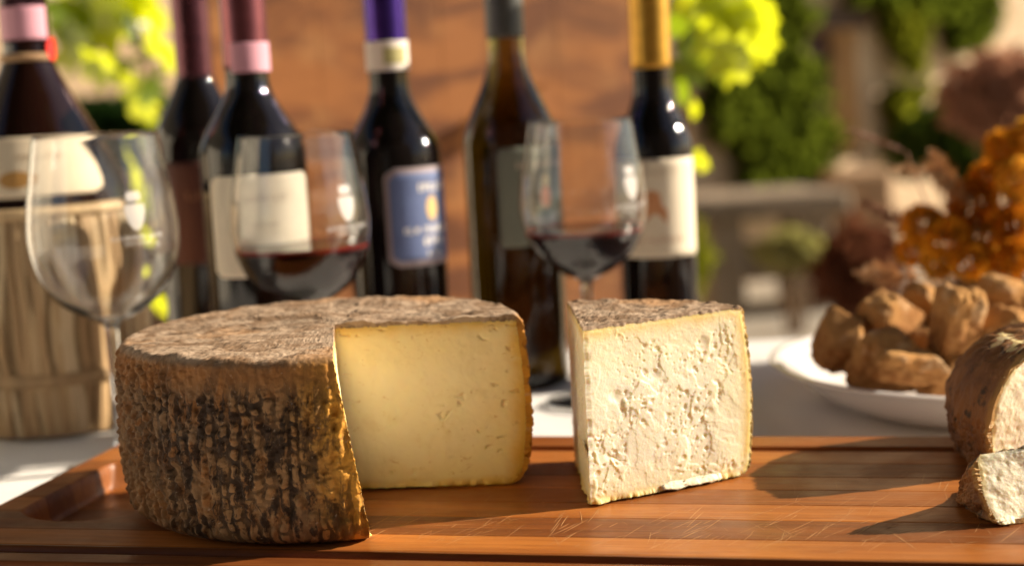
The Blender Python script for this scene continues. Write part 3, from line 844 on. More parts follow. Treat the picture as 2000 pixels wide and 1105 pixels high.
black = dark_glass('black_glass', (0.006, 0.004, 0.004))
cream = paper('cream_paper', (0.80, 0.72, 0.58))
greyp = paper('pale_print', (0.70, 0.66, 0.60)); inkb = paper('brown_ink', (0.40, 0.27, 0.18)); redink = paper('rust_ink', (0.62, 0.28, 0.12))
pinkp = paper('pink_paper', (0.62, 0.30, 0.38)); gold = foil('gold_foil', (0.70, 0.38, 0.06), .30, .8)
wht = paper('white_print', (0.78, 0.74, 0.70))

# bottle with the dark red label, farthest left of the row
x, y = -0.2495, 1.315
p1 = bottle_profile(.037, .0142, .200, .262, .338)
b, cp = bottle((x, y), p1, black, .2525, foil('plum_foil', (0.13, 0.045, 0.06)), .0142, .338, 'dark bottle with dark red label, half behind the cream labelled bottle')
fc = facing(x, y)
lb = patch('label', p1, .105, .187, R(-70), R(70), paper('dark_red_paper', (0.085, 0.022, 0.016)), b, .003, face=fc)
lettering(p1, 0, .160, .030, .006, paper('copper_print', (0.30, 0.14, 0.08)), lb, 3, fc)

# bottle with the cream label and the pink neck strip
x, y = -0.177, 1.125
p2 = bottle_profile(.0370, .0150, .196, .249, .338)
b, cp = bottle((x, y), p2, black, .2560, foil('mauve_foil', (0.24, 0.075, 0.09)), .0150, .338, 'dark bottle with cream label and pink paper strip on its neck')
fc = facing(x, y)
patch('neck_strip', np.array([(.0161, .2), (.0161, .3)]), .2535, .2740, R(-40), R(175), pinkp, b, 0, .0004, face=fc)
lb = patch('label', p2, .114, .184, R(-55), R(72), cream, b, .006, face=fc)
for q, (zz, w, h) in enumerate([(.168, .030, .0045), (.150, .018, .003), (.128, .040, .0025), (.121, .030, .002)]):
    lettering(p2, R(9), zz, w, h, paper('pale_ink_%d' % q, (0.60, 0.50, 0.40)), lb, 10 + q, fc)

# bottle with the blue label
x, y = -0.0855, 1.222
p3 = bottle_profile(.0365, .0148, .186, .240, .335)
b, cp = bottle((x, y), p3, black, .2500, foil('violet_foil', (0.07, 0.03, 0.26)), .0148, .335, 'dark bottle with blue label and violet capsule')
fc = facing(x, y)
st = patch('neck_strip', np.array([(.0159, .2), (.0159, .3)]), .2505, .2725, R(-95), R(85), paper('ivory_paper', (0.78, 0.70, 0.62)), b, 0, .0004, face=fc)
patch('green_print', np.array([(.0159, .2), (.0159, .3)]), .2555, .2675, R(-10), R(55), paper('olive_print', (0.45, 0.40, 0.16)), st, 0, .0007, face=fc)
lb = patch('label', p3, .1045, .178, R(-13), R(105), paper('silver_edge', (0.30, 0.24, 0.26)), b, .008, face=fc)
patch('label_field', p3, .1085, .174, R(-7.5), R(99.5), paper('blue_paper', (0.10, 0.14, 0.30), (0.085, 0.12, 0.26)), lb, .006, .0005, face=fc)
shape_patch('crest', p3, ell(.0055, .0095), R(46), .1470, paper('gold_print', (0.62, 0.42, 0.16)), lb, .0008, fc)
lettering(p3, R(46), .1635, .024, .0065, wht, lb, 31, fc, .0008)
lettering(p3, R(46), .1318, .050, .0055, wht, lb, 32, fc, .0008)
lettering(p3, R(46), .1225, .020, .0065, wht, lb, 33, fc, .0008)
lettering(p3, R(46), .1135, .014, .004, greyp, lb, 34, fc, .0008)

# olive green bottle
x, y = 0.0045, 1.252
p4 = bottle_profile(.0372, .0140, .190, .262, .338, .35)
og = NT('olive_glass')
og.p(Base_Color=(0.85, 0.80, 0.55), Roughness=0.03, IOR=1.45); og.b.inputs['Transmission Weight'].default_value = 1.0
va = og.n('VolumeAbsorption'); va.inputs['Color'].default_value = (0.52, 0.44, 0.04, 1); va.inputs['Density'].default_value = 100
og.t.links.new(va.outputs[0], og.out.inputs['Volume'])
b, cp = bottle((x, y), p4, og.m, .2710, foil('slate_foil', (0.085, 0.085, 0.08), .35, .3), .0140, .338, 'olive green bottle with grey label and red crest')
fc = facing(x, y)
lb = patch('label', p4, .112, .188, R(-18), R(100), paper('sage_paper', (0.16, 0.17, 0.13)), b, .003, face=fc)
shape_patch('crest', p4, ell(.0052, .0085), R(40), .1485, paper('red_print', (0.62, 0.17, 0.09)), lb, .0006, fc)
shape_patch('crown', p4, ell(.004, .004), R(40), .1610, paper('straw_print', (0.60, 0.48, 0.26)), lb, .0006, fc)
lettering(p4, R(40), .1740, .046, .0050, paper('tan_print', (0.50, 0.42, 0.32)), lb, 41, fc)
lettering(p4, R(40), .1320, .034, .0070, paper('silver_print', (0.50, 0.48, 0.44)), lb, 42, fc)

# slim bottle with gold capsule
x, y = 0.1165, 1.252
p5 = bottle_profile(.0298, .0148, .178, .228, .335)
b, cp = bottle((x, y), p5, black, .2420, gold, .0148, .335, 'slim dark bottle with gold capsule and cream label')
fc = facing(x, y)
lb = patch('label', p5, .097, .173, R(-88), R(80), paper('ivory_label', (0.78, 0.68, 0.52)), b, .002, face=fc)
shape_patch('crest', p5, [(-.010, -.011), (.009, -.011), (.0095, -.002), (.005, .003), (.004, .012), (-.003, .015), (-.009, .010)], R(-2), .1350, redink, lb, .0006, fc)
lettering(p5, R(0), .1630, .034, .0035, paper('faded_ink', (0.60, 0.48, 0.34)), lb, 51, fc)
lettering(p5, R(5), .1110, .040, .0040, paper('faded_red', (0.62, 0.42, 0.30)), lb, 52, fc)

# straw covered flask
x, y = -0.349, 1.195
fp_ = spline([(.066, .150), (.0655, .170), (.058, .192), (.047, .214), (.036, .235), (.027, .252), (.0205, .266), (.0170, .278), (.0158, .300), (.0155, .345)], 6)
fprof = np.concatenate([[(0, .006), (.045, .006), (.060, .010), (.066, .03), (.068, .08), (.068, .12)], fp_, [(.0175, .347), (.0175, .357), (.0155, .360), (0, .360)]])
flask = empty('wine_flask', (x, y, .0006), 0, 'straw covered round bellied wine flask with cream label', 'flask')
fc = facing(x, y)
fl_glass = dark_glass('red_black_glass', (0.012, 0.004, 0.003))
lathe('glass_body', fprof, fl_glass, flask, 72)
lathe('capsule', [(.0160, .284), (.0170, .284), (.0168, .345), (.0190, .347), (.0190, .358), (.016, .3615), (0, .3615)], foil('dark_plum_foil', (0.055, 0.02, 0.03)), flask, 48)
patch('neck_strip', np.array([(.0172, .2), (.0172, .4)]), .2865, .3105, R(-150), R(60), pinkp, flask, 0, .0005, face=fc)
lathe('neck_cord', [(.0178, .2705), (.0200, .2712), (.0205, .2735), (.0200, .2758), (.0172, .2765)], simple('cord', (0.40, 0.24, 0.12), .8), flask, 48)
shape_patch('red_seal', np.array([(.0195, .2), (.0195, .4)]), ell(.007, .0085), R(62), .2790, simple('red_wax', (0.85, 0.02, 0.015), .35), flask, .0012, fc)
lb = patch('label', fprof, .174, .2165, R(-60), R(46), paper('flask_paper', (0.72, 0.60, 0.44)), flask, .010, .0006, face=fc)
shape_patch('emblem', fprof, ell(.012, .006), R(-15), .187, paper('ochre_print', (0.50, 0.26, 0.07)), lb, .0010, fc)
lettering(fprof, R(0), .203, .030, .004, paper('faint_ink', (0.60, 0.47, 0.33)), lb, 61, fc, .0010)
# basket: woven body, upright straw leaves, two bands
straw_in = simple('straw_shadow', (0.36, 0.24, 0.12), .8, (0.28, 0.18, 0.09), 60)  # darker straw of the basket body behind the strands
bprof = np.array([(.05, .0), (.0655, .002), (.0690, .02), (.0705, .05), (.0712, .09), (.0708, .13), (.0690, .158), (.0668, .1635), (.0655, .163)])
lathe('basket', bprof, straw_in, flask, 72)
smats = [simple('straw_%d' % i, c, .6, tuple(q * .72 for q in c), 30, .3, .0008, 200, stretch=(3, 3, .25)) for i, c in enumerate([(0.62, 0.44, 0.24), (0.52, 0.34, 0.17), (0.70, 0.54, 0.33), (0.46, 0.29, 0.14)])]
rng = random.Random(8)
svar = []
for k in range(6):
    nz = 14; z = np.linspace(.002, .1645 - .004 * rng.random(), nz); w0 = rng.uniform(.0022, .0040)
    r = prof_r(bprof, z) + .0010 + .0012 * fbm(z * 60, z * 0 + k, 0, 70 + k, 2)
    drift = (fbm(z * 14, z * 0 + k, 0, 75 + k, 2) - .5) * .010
    V = []
    for m_, e in ((-1, -.0006), (-.4, .0006), (.4, .0006), (1, -.0006)):
        xx = drift + m_ * w0 * (.85 + .3 * fbm(z * 30, z * 0 + k * 3, 0, 79, 2))
        V.append(np.stack([(r + e) * np.cos(xx / r), (r + e) * np.sin(xx / r), z], -1))
    svar.append(np.stack(V, 0).reshape(-1, 3))
sm = []
for k, Vv in enumerate(svar):
    me = bpy.data.meshes.new('straw'); me.from_pydata([tuple(map(float, q)) for q in Vv], [], [tuple(int(i) for i in f) for f in gridf(4, 14)])
    me.polygons.foreach_set('use_smooth', [True] * len(me.polygons)); me.materials.append(smats[k % 4]); sm.append(me)
for i in range(84):
    o = bpy.data.objects.new('straw', sm[rng.randrange(6)]); col.objects.link(o); o.parent = flask
    o.rotation_euler = (0, 0, 2 * math.pi * i / 84 + rng.uniform(-.03, .03)); s_ = 1 + rng.uniform(-.006, .020); o.scale = (s_, s_, 1)
for zc in (.043,):
    lathe('straw_band', [(.0705, zc - .005), (.0742, zc - .0045), (.0752, zc - .001), (.0745, zc + .002), (.0752, zc + .0045), (.0708, zc + .006)], smats[1], flask, 72)
lathe('straw_band', [(.064, .1585), (.0715, .159), (.0728, .1620), (.0712, .1660), (.0655, .1665)], smats[0], flask, 72)

# ------------------------------------------------------------------ wine glasses
gl = NT('clear_glass')
gb = gl.n('BsdfGlass'); gb.distribution = 'BECKMANN'; gb.inputs['IOR'].default_value = 1.48; gb.inputs['Roughness'].default_value = 0.02; gb.inputs['Color'].default_value = (0.985, 0.985, 0.98, 1)
gl.t.links.new(gb.outputs[0], gl.out.inputs['Surface'])
wm = NT('red_wine')                            # opaque; the red of light through the thin rim is painted on
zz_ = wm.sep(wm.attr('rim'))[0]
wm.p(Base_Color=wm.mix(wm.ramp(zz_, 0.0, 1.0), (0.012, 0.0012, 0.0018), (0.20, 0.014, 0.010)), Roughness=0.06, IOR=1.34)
outer = spline([(.0042, .0900), (.0075, .0935), (.0180, .0985), (.0330, .1100), (.0430, .1270), (.0468, .1460), (.0456, .1660), (.0420, .1880), (.0382, .2105)], 8)
inner = spline([(.0374, .2105), (.0412, .1880), (.0447, .1660), (.0458, .1460), (.0420, .1280), (.0322, .1118), (.0170, .1010), (.0070, .0965), (.0001, .0955)], 8)
foot = [(0, .0), (.030, .0), (.0345, .0006), (.0350, .0012), (.0340, .0020), (.022, .0032), (.010, .0058), (.0055, .0105), (.0040, .018), (.0037, .05), (.0038, .08)]
gprof = np.concatenate([foot, outer, [(.0381, .2112), (.0377, .2112)], inner])
lg = NT('white_etching')
ltr = lg.n('BsdfTransparent'); lmx = lg.n('MixShader'); lmx.inputs[0].default_value = .62
lg.p(Base_Color=(0.72, 0.69, 0.67), Roughness=.6)
lg.t.links.new(ltr.outputs[0], lmx.inputs[1]); lg.t.links.new(lg.b.outputs[0], lmx.inputs[2]); lg.t.links.new(lmx.outputs[0], lg.out.inputs['Surface'])
logo_m = lg.m
def wine_glass(x, y, sc_, wine_z, label, logo_a):
    g = empty('wine_glass', (x, y, .0008), 0, label, 'wine glass', 'wine glasses in front of the bottles')
    lathe('glass', gprof * sc_, gl.m, g, 96)
    fc = facing(x, y)
    if wine_z:
        iz = inner[::-1] * sc_
        zz = iz[:, 1]; m_ = zz < wine_z
        rw = np.interp(wine_z, zz, iz[:, 0])
        pr = np.concatenate([[(0, .0953 * sc_)], np.stack([iz[m_, 0] + .00025, zz[m_] - .00015], -1), [(rw + .00022, wine_z + .0005), (rw - .0010, wine_z + .0001), (rw - .002, wine_z), (rw * .93, wine_z), (rw * .86, wine_z), (rw * .8, wine_z), (rw * .5, wine_z), (0.0, wine_z)]])
        w = lathe('wine', pr, wm.m, g, 96)
        co = np.zeros(len(w.data.vertices) * 3, np.float32); w.data.vertices.foreach_get('co', co); co = co.reshape(-1, 3)
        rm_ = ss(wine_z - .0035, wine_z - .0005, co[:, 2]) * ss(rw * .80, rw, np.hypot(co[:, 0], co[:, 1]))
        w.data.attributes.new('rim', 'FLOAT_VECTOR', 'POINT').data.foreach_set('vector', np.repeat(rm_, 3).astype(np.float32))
    op = outer * sc_
    a = R(logo_a)
    shape_patch('logo_shield', op, [(-.0066, .0068), (0, .0073), (.0066, .0068), (.0070, .003), (.0056, -.0034), (.0028, -.0078), (0, -.0095), (-.0028, -.0078), (-.0056, -.0034), (-.0070, .003)], a, .1620 * sc_, logo_m, g, .0003, fc)
    shape_patch('logo_head', op, [(-.0046, -.0028), (.0046, -.0028), (.0052, .0007), (.0040, .0030), (-.0040, .0030), (-.0052, .0007)], a, .1735 * sc_, logo_m, g, .0003, fc)
    lettering(op, a, .1490 * sc_, .034, .0026, logo_m, g, 71, fc, .0003, 'logo_print')
    lettering(op, a, .1455 * sc_, .018, .0018, logo_m, g, 72, fc, .0003, 'logo_print')
    return g
wine_glass(-0.262, 1.030, 1.035, None, 'empty wine glass standing in front of the straw flask', 25)
wine_glass(-0.1405, 1.075, 1.0, .1355, 'wine glass with red wine in front of the cream labelled bottle', 42)
wine_glass(0.0545, 1.160, .985, .1285, 'wine glass with red wine in front of the olive green bottle', 50)

# ------------------------------------------------------------------ plate of bread
porc = NT('white_porcelain'); porc.p(Base_Color=(0.80, 0.77, 0.76), Roughness=0.18); porc.b.inputs['Coat Weight'].default_value = .3
plate = empty('plate', (0.336, 1.092, .0008), 0, 'white porcelain plate holding bread chunks', 'plate')
lathe('dish', np.array((1, .76)) * spline([(.0001, .006), (.092, .006), (.096, .0005), (.101, .0005), (.108, .0045), (.125, .0150), (.143, .0320), (.1530, .0400), (.1580, .0425), (.1580, .0442), (.152, .0442), (.140, .0355), (.120, .0200), (.095, .0120), (.060, .0100), (.0001, .0098)], 5), porc.m, plate, 96)

br = NT('bread')
v = br.coord()
geo = br.n('NewGeometry'); nz_ = br.sep(br.attr('crust'))[0]
flour = br.ramp(br.noise(v, 70, 5), .48, .68)
crust = br.mix(br.ramp(br.noise(v, 40, 5), .3, .7), (0.60, 0.33, 0.12), (0.36, 0.16, 0.05))
crust = br.mix(br.math('MULTIPLY', flour, .7), crust, (0.74, 0.52, 0.30))
crumb = br.mix(br.ramp(br.noise(v, 160, 5), .35, .65), (0.46, 0.235, 0.085), (0.30, 0.13, 0.042))
br.p(Base_Color=br.mix(nz_, crumb, crust), Roughness=.95, Normal=br.bump(br.noise(v, 150, 6, .7), .9, .005))
br.b.inputs['Specular IOR Level'].default_value = .15
def bread(loc, size, rot, seed, label):
    n = 22
    Vs, Fs, b0 = [], [], 0
    lin = np.linspace(-1, 1, n)
    a, b = np.meshgrid(lin, lin, indexing='ij')
    one = np.ones_like(a)
    for ax in range(3):
        for sg in (-1, 1):
            c = [None] * 3; c[ax] = one * sg; c[(ax + 1) % 3] = a; c[(ax + 2) % 3] = b
            Vs.append(np.stack(c, -1).reshape(-1, 3)); Fs.append(gridf(n, n, flip=(sg < 0), base=b0)); b0 += n * n
    P = np.concatenate(Vs)
    q = 5.0
    P = P / (np.abs(P) ** q).sum(1, keepdims=True) ** (1 / q)
    crustm = ss(-.1, .35, P[:, 2] + .25 * (vn(P[:, 0] * 3, P[:, 1] * 3, 0, seed) - .5))
    d = (fbm(P[:, 0] * 1.3 + seed, P[:, 1] * 1.3, P[:, 2] * 1.3, seed, 2) - .5) * .26 + (fbm(P[:, 0] * 5, P[:, 1] * 5, P[:, 2] * 5 + seed, seed + 3, 3) - .5) * .20
    P2 = P * (1 + d[:, None])
    rg_ = np.random.default_rng(seed)
    for k in range(4):                                   # torn and cut sides
        nrm = rg_.normal(size=3); nrm /= np.linalg.norm(nrm)
        dd = P2 @ nrm; lim = rg_.uniform(.72, .95)
        P2 = P2 - np.maximum(dd - lim, 0)[:, None] * nrm[None] * .9
    P2[:, 0] *= 1 - .18 * P2[:, 2]
    P2 = P2 * np.array(size)
    o = mesh('bread_chunk', P2, np.concatenate(Fs), br.m, None, True, {'crust': np.stack([crustm] * 3, -1)})
    o.location = loc; o.rotation_euler = rot
    return tag(o, label, 'bread', 'bread chunks heaped on the plate')
for i, (x, y, z, s, rot, lab) in enumerate([
    (.211, 1.050, .050, (.018, .020, .020), (.2, .3, .2), 'bread chunk at the plate left edge, leftmost of the heap'),
    (.242, 1.065, .066, (.021, .018, .017), (0, -.25, .5), 'round topped bread chunk behind the leftmost chunk'),
    (.233, 1.020, .047, (.025, .020, .019), (.3, .1, -.2), 'shaded bread chunk in the middle of the heap'),
    (.240, .992, .0450, (.028, .014, .010), (.15, .16, .1), 'flat bread slice lying at the front rim of the plate'),
    (.272, 1.012, .068, (.015, .018, .024), (.1, .18, .35), 'tall pale topped bread chunk standing upright in the heap'),
    (.266, 1.006, .036, (.018, .016, .015), (.1, -.1, .7), 'dark bread chunk under the upright one'),
    (.302, 1.010, .056, (.019, .018, .021), (0, .25, -.3), 'bread chunk right of the upright one, behind the cheese chunk'),
    (.333, 1.085, .070, (.027, .020, .016), (.1, .12, .3), 'large bread chunk topmost at the right edge'),
    (.277, 1.095, .064, (.016, .016, .019), (.2, -.2, .9), 'bread chunk at the back of the heap'),
    (.336, 1.020, .042, (.020, .018, .018), (.1, .2, .4), 'bread chunk hidden low behind the rough cheese chunk'),
    (.280, 1.060, .038, (.024, .022, .020), (.0, .1, 1.2), 'bread chunk buried in the middle under the others'),
    (.325, 1.070, .036, (.028, .024, .020), (.0, .1, .2), 'bread chunk under the topmost one')]):
    bread((x + .012, y + .010, z + .001), s, rot, 200 + i * 7, lab)

# ------------------------------------------------------------------ dried flowers behind the bread
bunch = empty('dried_flower_bunch', (0.385, 1.305, .0008), 0, 'bunch of orange dried flowers and pale grasses behind the bread', 'flowers')
pot_m = simple('wicker', (0.22, 0.12, 0.05), .8, scale=120, bump=.5)
lathe('pot', spline([(.0001, .003), (.030, .001), (.034, .004), (.040, .025), (.043, .046), (.0455, .050), (.042, .051), (.038, .030), (.0001, .026)], 5), pot_m, bunch, 40)
def petal_mat(name, c, tr):
    t = NT(name); v = t.coord(); k = t.ramp(t.noise(v, 90, 4), .35, .65)
    d = t.n('BsdfDiffuse'); t.set(d.inputs[0], t.mix(k, c, tuple(q * .6 for q in c)))
    tl = t.n('BsdfTranslucent'); t.set(tl.inputs[0], t.mix(k, tr, tuple(q * .6 for q in tr)))
    m = t.n('MixShader'); m.inputs[0].default_value = .45
    t.t.links.new(d.outputs[0], m.inputs[1]); t.t.links.new(tl.outputs[0], m.inputs[2]); t.t.links.new(m.outputs[0], t.out.inputs['Surface'])
    return t.m
fmats = [petal_mat('orange_petal', (0.84, 0.38, 0.03), (0.85, 0.40, 0.03)), petal_mat('rust_petal', (0.62, 0.21, 0.014), (0.65, 0.24, 0.015)), petal_mat('golden_petal', (0.88, 0.48, 0.06), (0.88, 0.50, 0.06))]
stem_m = simple('dry_stem', (0.26, 0.17, 0.07), .8)
rng = random.Random(21)
def flower_head(c, rad, mat):
    V, F = [], []
    for k in range(620):
        d = Vector((rng.gauss(0, 1), rng.gauss(0, 1), rng.gauss(0.25, 1))).normalized()
        t = d.orthogonal().normalized(); t.rotate(Matrix.Rotation(rng.uniform(0, 6.28), 3, d)); s_ = d.cross(t)
        r_in, r_out = rad * .55, rad * rng.uniform(.85, 1.12); w = rad * rng.uniform(.05, .10); lift = rad * rng.uniform(.0, .16)
        b0 = len(V)
        V += [tuple(d * r_in - s_ * w * .4), tuple(d * r_in + s_ * w * .4), tuple(d * (r_out * .92) + s_ * w + t * lift), tuple(d * r_out + t * lift * 2), tuple(d * (r_out * .92) - s_ * w + t * lift)]
        F.append((b0, b0 + 1, b0 + 2, b0 + 3, b0 + 4))
    o = mesh('flower_head', V, F, mat, bunch, False)
    o.location = c
    return o
BL = Vector((0.385, 1.305, 0.0008))
for i, (x, y, z, r) in enumerate([(0.405, 1.300, 0.163, .019), (0.411, 1.280, 0.139, .021), (0.379, 1.300, 0.119, .025), (0.337, 1.300, 0.104, .021), (0.352, 1.280, 0.093, .023), (0.387, 1.300, 0.093, .021), (0.403, 1.270, 0.103, .020), (0.366, 1.270, 0.076, .018), (0.401, 1.290, 0.069, .021), (0.349, 1.300, 0.072, .017), (0.398, 1.250, 0.081, .018), (0.333, 1.320, 0.080, .015), (0.398, 1.320, 0.137, .019), (0.428, 1.300, 0.170, .021), (.43, 1.31, .12, .022)]):
    p = Vector((x, y, z)) - BL
    flower_head(p, r * .86, fmats[(i * 2 + i // 4) % 3])
    q = Vector((p.x * .25, p.y * .25, .028))
    V, F = tube_vf([q, q.lerp(p, .5) + Vector((0, 0, -.004)), p], .0012, 6)
    mesh('stem', V, F, stem_m, bunch)
grass_m = simple('pale_dry_grass', (0.66, 0.42, 0.22), .7, (0.5, 0.28, 0.13), 80)
brown_m = simple('brown_dry_grass', (0.30, 0.14, 0.08), .7)
def plume(c, dirv, L, w, mat, m=150):
    V, F = [], []
    d = Vector(dirv).normalized()
    for k in range(m):
        t = rng.random(); p = d * (t - .5) * L
        rad = w * math.sin(math.pi * min(1, .15 + t * .85)) ** .7
        o_ = Vector((rng.gauss(0, 1), rng.gauss(0, 1), rng.gauss(0, 1))); o_ = (o_ - d * o_.dot(d)).normalized()
        tip = p + o_ * rad * rng.uniform(.5, 1.1) + d * L * .10
        s_ = d.cross(o_).normalized() * w * .10
        b0 = len(V); V += [tuple(p - s_), tuple(p + s_), tuple(tip + s_ * .5), tuple(tip - s_ * .5)]; F.append((b0, b0 + 1, b0 + 2, b0 + 3))
    o = mesh('grass_plume', V, F, mat, bunch, False)
    o.location = Vector(c) - BL
    p = Vector(c) - BL - d * L * .5; q = Vector((p.x * .25, p.y * .25, .028))
    V, F = tube_vf([q, q.lerp(p, .6) + Vector((0, 0, .006)), p], .0008, 5)
    mesh('stem', V, F, mat, bunch)
plume((0.292, 1.225, 0.075), (-1, -.2, .15), .052, .013, grass_m)
plume((0.336, 1.300, 0.149), (-1, 0, .1), .042, .010, grass_m)
plume((0.362, 1.320, 0.146), (-.5, 0, .8), .040, .012, grass_m)
plume((0.315, 1.350, 0.172), (-1, .1, .45), .050, .005, brown_m)
plume((0.361, 1.285, 0.132), (-.8, 0, .5), .040, .012, grass_m)
plume((0.318, 1.330, 0.110), (-1, 0, .6), .045, .012, brown_m)

# ------------------------------------------------------------------ brown wooden panel behind the row
pm_ = NT('weathered_panel')
v = pm_.coord('Object', (1, 1, 1))
st = pm_.n('Mapping'); pm_.t.links.new(v, st.inputs[0]); st.inputs['Scale'].default_value = (5, 5, 14)
n1 = pm_.noise(st.outputs[0], 1.2, 5, .6, .8); n2 = pm_.noise(v, 14, 5, .6)
c = pm_.mix(pm_.ramp(n1, .40, .62), (0.36, 0.130, 0.030), (0.15, 0.046, 0.011))
c = pm_.mix(pm_.ramp(n2, .5, .72, 0, .6), c, (0.50, 0.23, 0.075))
pm_.p(Base_Color=c, Roughness=.7, Normal=pm_.bump(n2, .2, .004))
panel = empty('wooden_panel', (-0.075, 1.875, -0.75), math.atan2(.25, .537), 'weathered orange brown wooden panel standing behind the bottles', 'panel')
W_ = .592 / 2
for k in range(4):
    x0 = -W_ + k * 2 * W_ / 4
    box('board', (x0 + .0001, x0 + 2 * W_ / 4 - .0001, -.018, .018 + .002 * (k % 2), 0.0, 2.1), pm_.m, panel, .0006)
for zc in (.25, 1.75):
    box('batten', (-W_ + .02, W_ - .02, .0205, .045, zc, zc + .10), pm_.m, panel, .003)

# ------------------------------------------------------------------ vine leaves
def leaf_mat(name, c, tr, gloss=0.0):
    t = NT(name)
    v = t.coord()
    cc = t.mix(t.ramp(t.noise(v, 60, 4), .35, .65), c, tuple(k * .75 for k in c))
    ct_ = t.mix(t.ramp(t.noise(v, 60, 4), .35, .65), tr, tuple(k * .8 for k in tr))
    d = t.n('BsdfDiffuse'); t.set(d.inputs[0], cc)
    tl = t.n('BsdfTranslucent'); t.set(tl.inputs[0], ct_)
    gl_ = t.n('BsdfGlossy'); gl_.inputs['Roughness'].default_value = .35
    m1 = t.n('MixShader'); m1.inputs[0].default_value = .6; t.t.links.new(d.outputs[0], m1.inputs[1]); t.t.links.new(tl.outputs[0], m1.inputs[2])
    m2 = t.n('MixShader'); m2.inputs[0].default_value = gloss; t.t.links.new(m1.outputs[0], m2.inputs[1]); t.t.links.new(gl_.outputs[0], m2.inputs[2])
    t.t.links.new(m2.outputs[0], t.out.inputs['Surface'])
    return t.m
vine_m = [leaf_mat('vine_leaf', (0.12, 0.20, 0.015), (0.80, 0.86, 0.02), .05), leaf_mat('vine_leaf_dark', (0.07, 0.13, 0.012), (0.30, 0.42, 0.012), .05)]
def leaf_outline():
    pts = []
    for a, r in [(0, .18), (18, .62), (32, .74), (48, .50), (66, .82), (82, .95), (98, .62), (112, .58), (130, .86), (150, .98), (165, .80), (180, 1.12)]:
        pts.append((a, r))
    full = [(r * math.sin(R(a)), -r * math.cos(R(a))) for a, r in pts] + [(-r * math.sin(R(a)), -r * math.cos(R(a))) for a, r in pts[-2:0:-1]]
    return full
LO = leaf_outline()
def leaf_mesh(name, mat, seed):
    rg = random.Random(seed)
    V = [(0, 0, .06)]; F = []
    for k, f in enumerate((.55, 1.0)):
        for (x, y) in LO:
            x2, y2 = x * f, y * f
            V.append((x2, y2, -.22 * abs(x2) ** 1.4 - .12 * y2 * y2 + .05 * math.sin(5 * x2 + seed) + rg.uniform(-.03, .03)))
    n = len(LO)
    for i in range(n):
        j = (i + 1) % n
        F.append((0, 1 + i, 1 + j)); F.append((1 + i, 1 + n + i, 1 + n + j, 1 + j))
    me = bpy.data.meshes.new(name); me.from_pydata(V, [], F); me.polygons.foreach_set('use_smooth', [True] * len(F)); me.materials.append(mat)
    return me
leafs = [[leaf_mesh('leaf', m_, s) for s in range(3)] for m_ in vine_m]
cane = simple('vine_cane', (0.16, 0.09, 0.04), .8)
def vine(name, spots, cane_pts, label, seed):
    rg = random.Random(seed)
    root = empty(name, cane_pts[0], 0, label, 'vine', 'vines beside the wooden panel')
    B = Vector(cane_pts[0])
    V, F = tube_vf([Vector(p) - B for p in cane_pts], [.006 - .004 * i / len(cane_pts) for i in range(len(cane_pts))], 8)
    mesh('cane', V, F, cane, root)
    for (x, y, z, r, k) in spots:
        o = bpy.data.objects.new('leaf', leafs[k][rg.randrange(3)]); col.objects.link(o); o.parent = root
        o.location = Vector((x, y, z)) - B
        # leaf blades face the sun; tips hang
        nrm = (sv * 1.0 + Vector((rg.gauss(0, .35), .75 + rg.gauss(0, .35), rg.gauss(0, .35)))).normalized() if k == 0 else Vector((rg.gauss(-.1, .6), rg.gauss(-.2, .7), rg.gauss(.3, .5))).normalized()
        q = nrm.to_track_quat('Z', 'Y'); o.rotation_mode = 'QUATERNION'
        from mathutils import Quaternion
        o.rotation_quaternion = q @ Quaternion((0, 0, 1), rg.uniform(0, 6.28))
        o.scale = (r * 1.3,) * 3
    return root
spl = [(-0.575, 2.200, 0.300, .039, 0), (-0.526, 2.200, 0.346, .049, 0), (-0.536, 2.150, 0.284, .030, 0), (-0.507, 2.250, 0.332, .043, 1), (-0.466, 2.200, 0.356, .038, 0), (-0.453, 2.100, 0.256, .028, 1), (-0.484, 2.200, 0.226, .028, 0), (-0.486, 2.150, 0.145, .031, 0), (-0.488, 2.200, 0.093, .030, 0), (-0.473, 2.150, 0.047, .026, 0), (-0.462, 2.100, -0.030, .022, 0), (-0.526, 2.250, 0.284, .028, 1), (-0.56, 2.22, .35, .04, 1), (-.445, 2.18, .30, .035, 0), (-.47, 2.2, .19, .026, 1), (-.6, 2.25, .36, .04, 1), (-.49, 2.2, .40, .05, 0), (-.55, 2.2, .41, .05, 0), (-.455, 2.15, 0.10, .022, 0), (-.505, 2.2, .255, .024, 0)]
vine('grape_vine', spl, [(-.44, 2.26, -.74), (-.455, 2.25, -.3), (-.47, 2.24, .05), (-.485, 2.24, .25), (-.51, 2.23, .42), (-.55, 2.22, .60)], 'sunlit green vine left of the wooden panel, behind the flask', 4)
spr = [(0.243, 1.800, 0.303, .036, 0), (0.274, 1.780, 0.279, .031, 0), (0.252, 1.750, 0.257, .030, 0), (0.232, 1.850, 0.283, .036, 1), (0.213, 1.850, 0.249, .028, 1), (0.218, 1.900, 0.303, .032, 1), (0.212, 1.850, 0.215, .020, 1), (0.281, 1.750, 0.252, .019, 0), (0.217, 1.800, 0.194, .011, 0), (0.217, 1.800, 0.139, .013, 0), (0.267, 1.800, 0.330, .036, 0), (.285, 1.79, .30, .024, 0), (.262, 1.78, .300, .03, 0), (.235, 1.80, .262, .022, 0), (.22, 1.82, .33, .03, 0), (.24, 1.78, .235, .016, 1)]
vine('grape_vine', spr, [(.208, 1.93, -.74), (.212, 1.92, -.2), (.214, 1.90, .12), (.22, 1.87, .24), (.235, 1.84, .31), (.26, 1.82, .45), (.28, 1.81, .6)], 'bright yellow green vine right of the wooden panel, behind the slim bottle', 6)

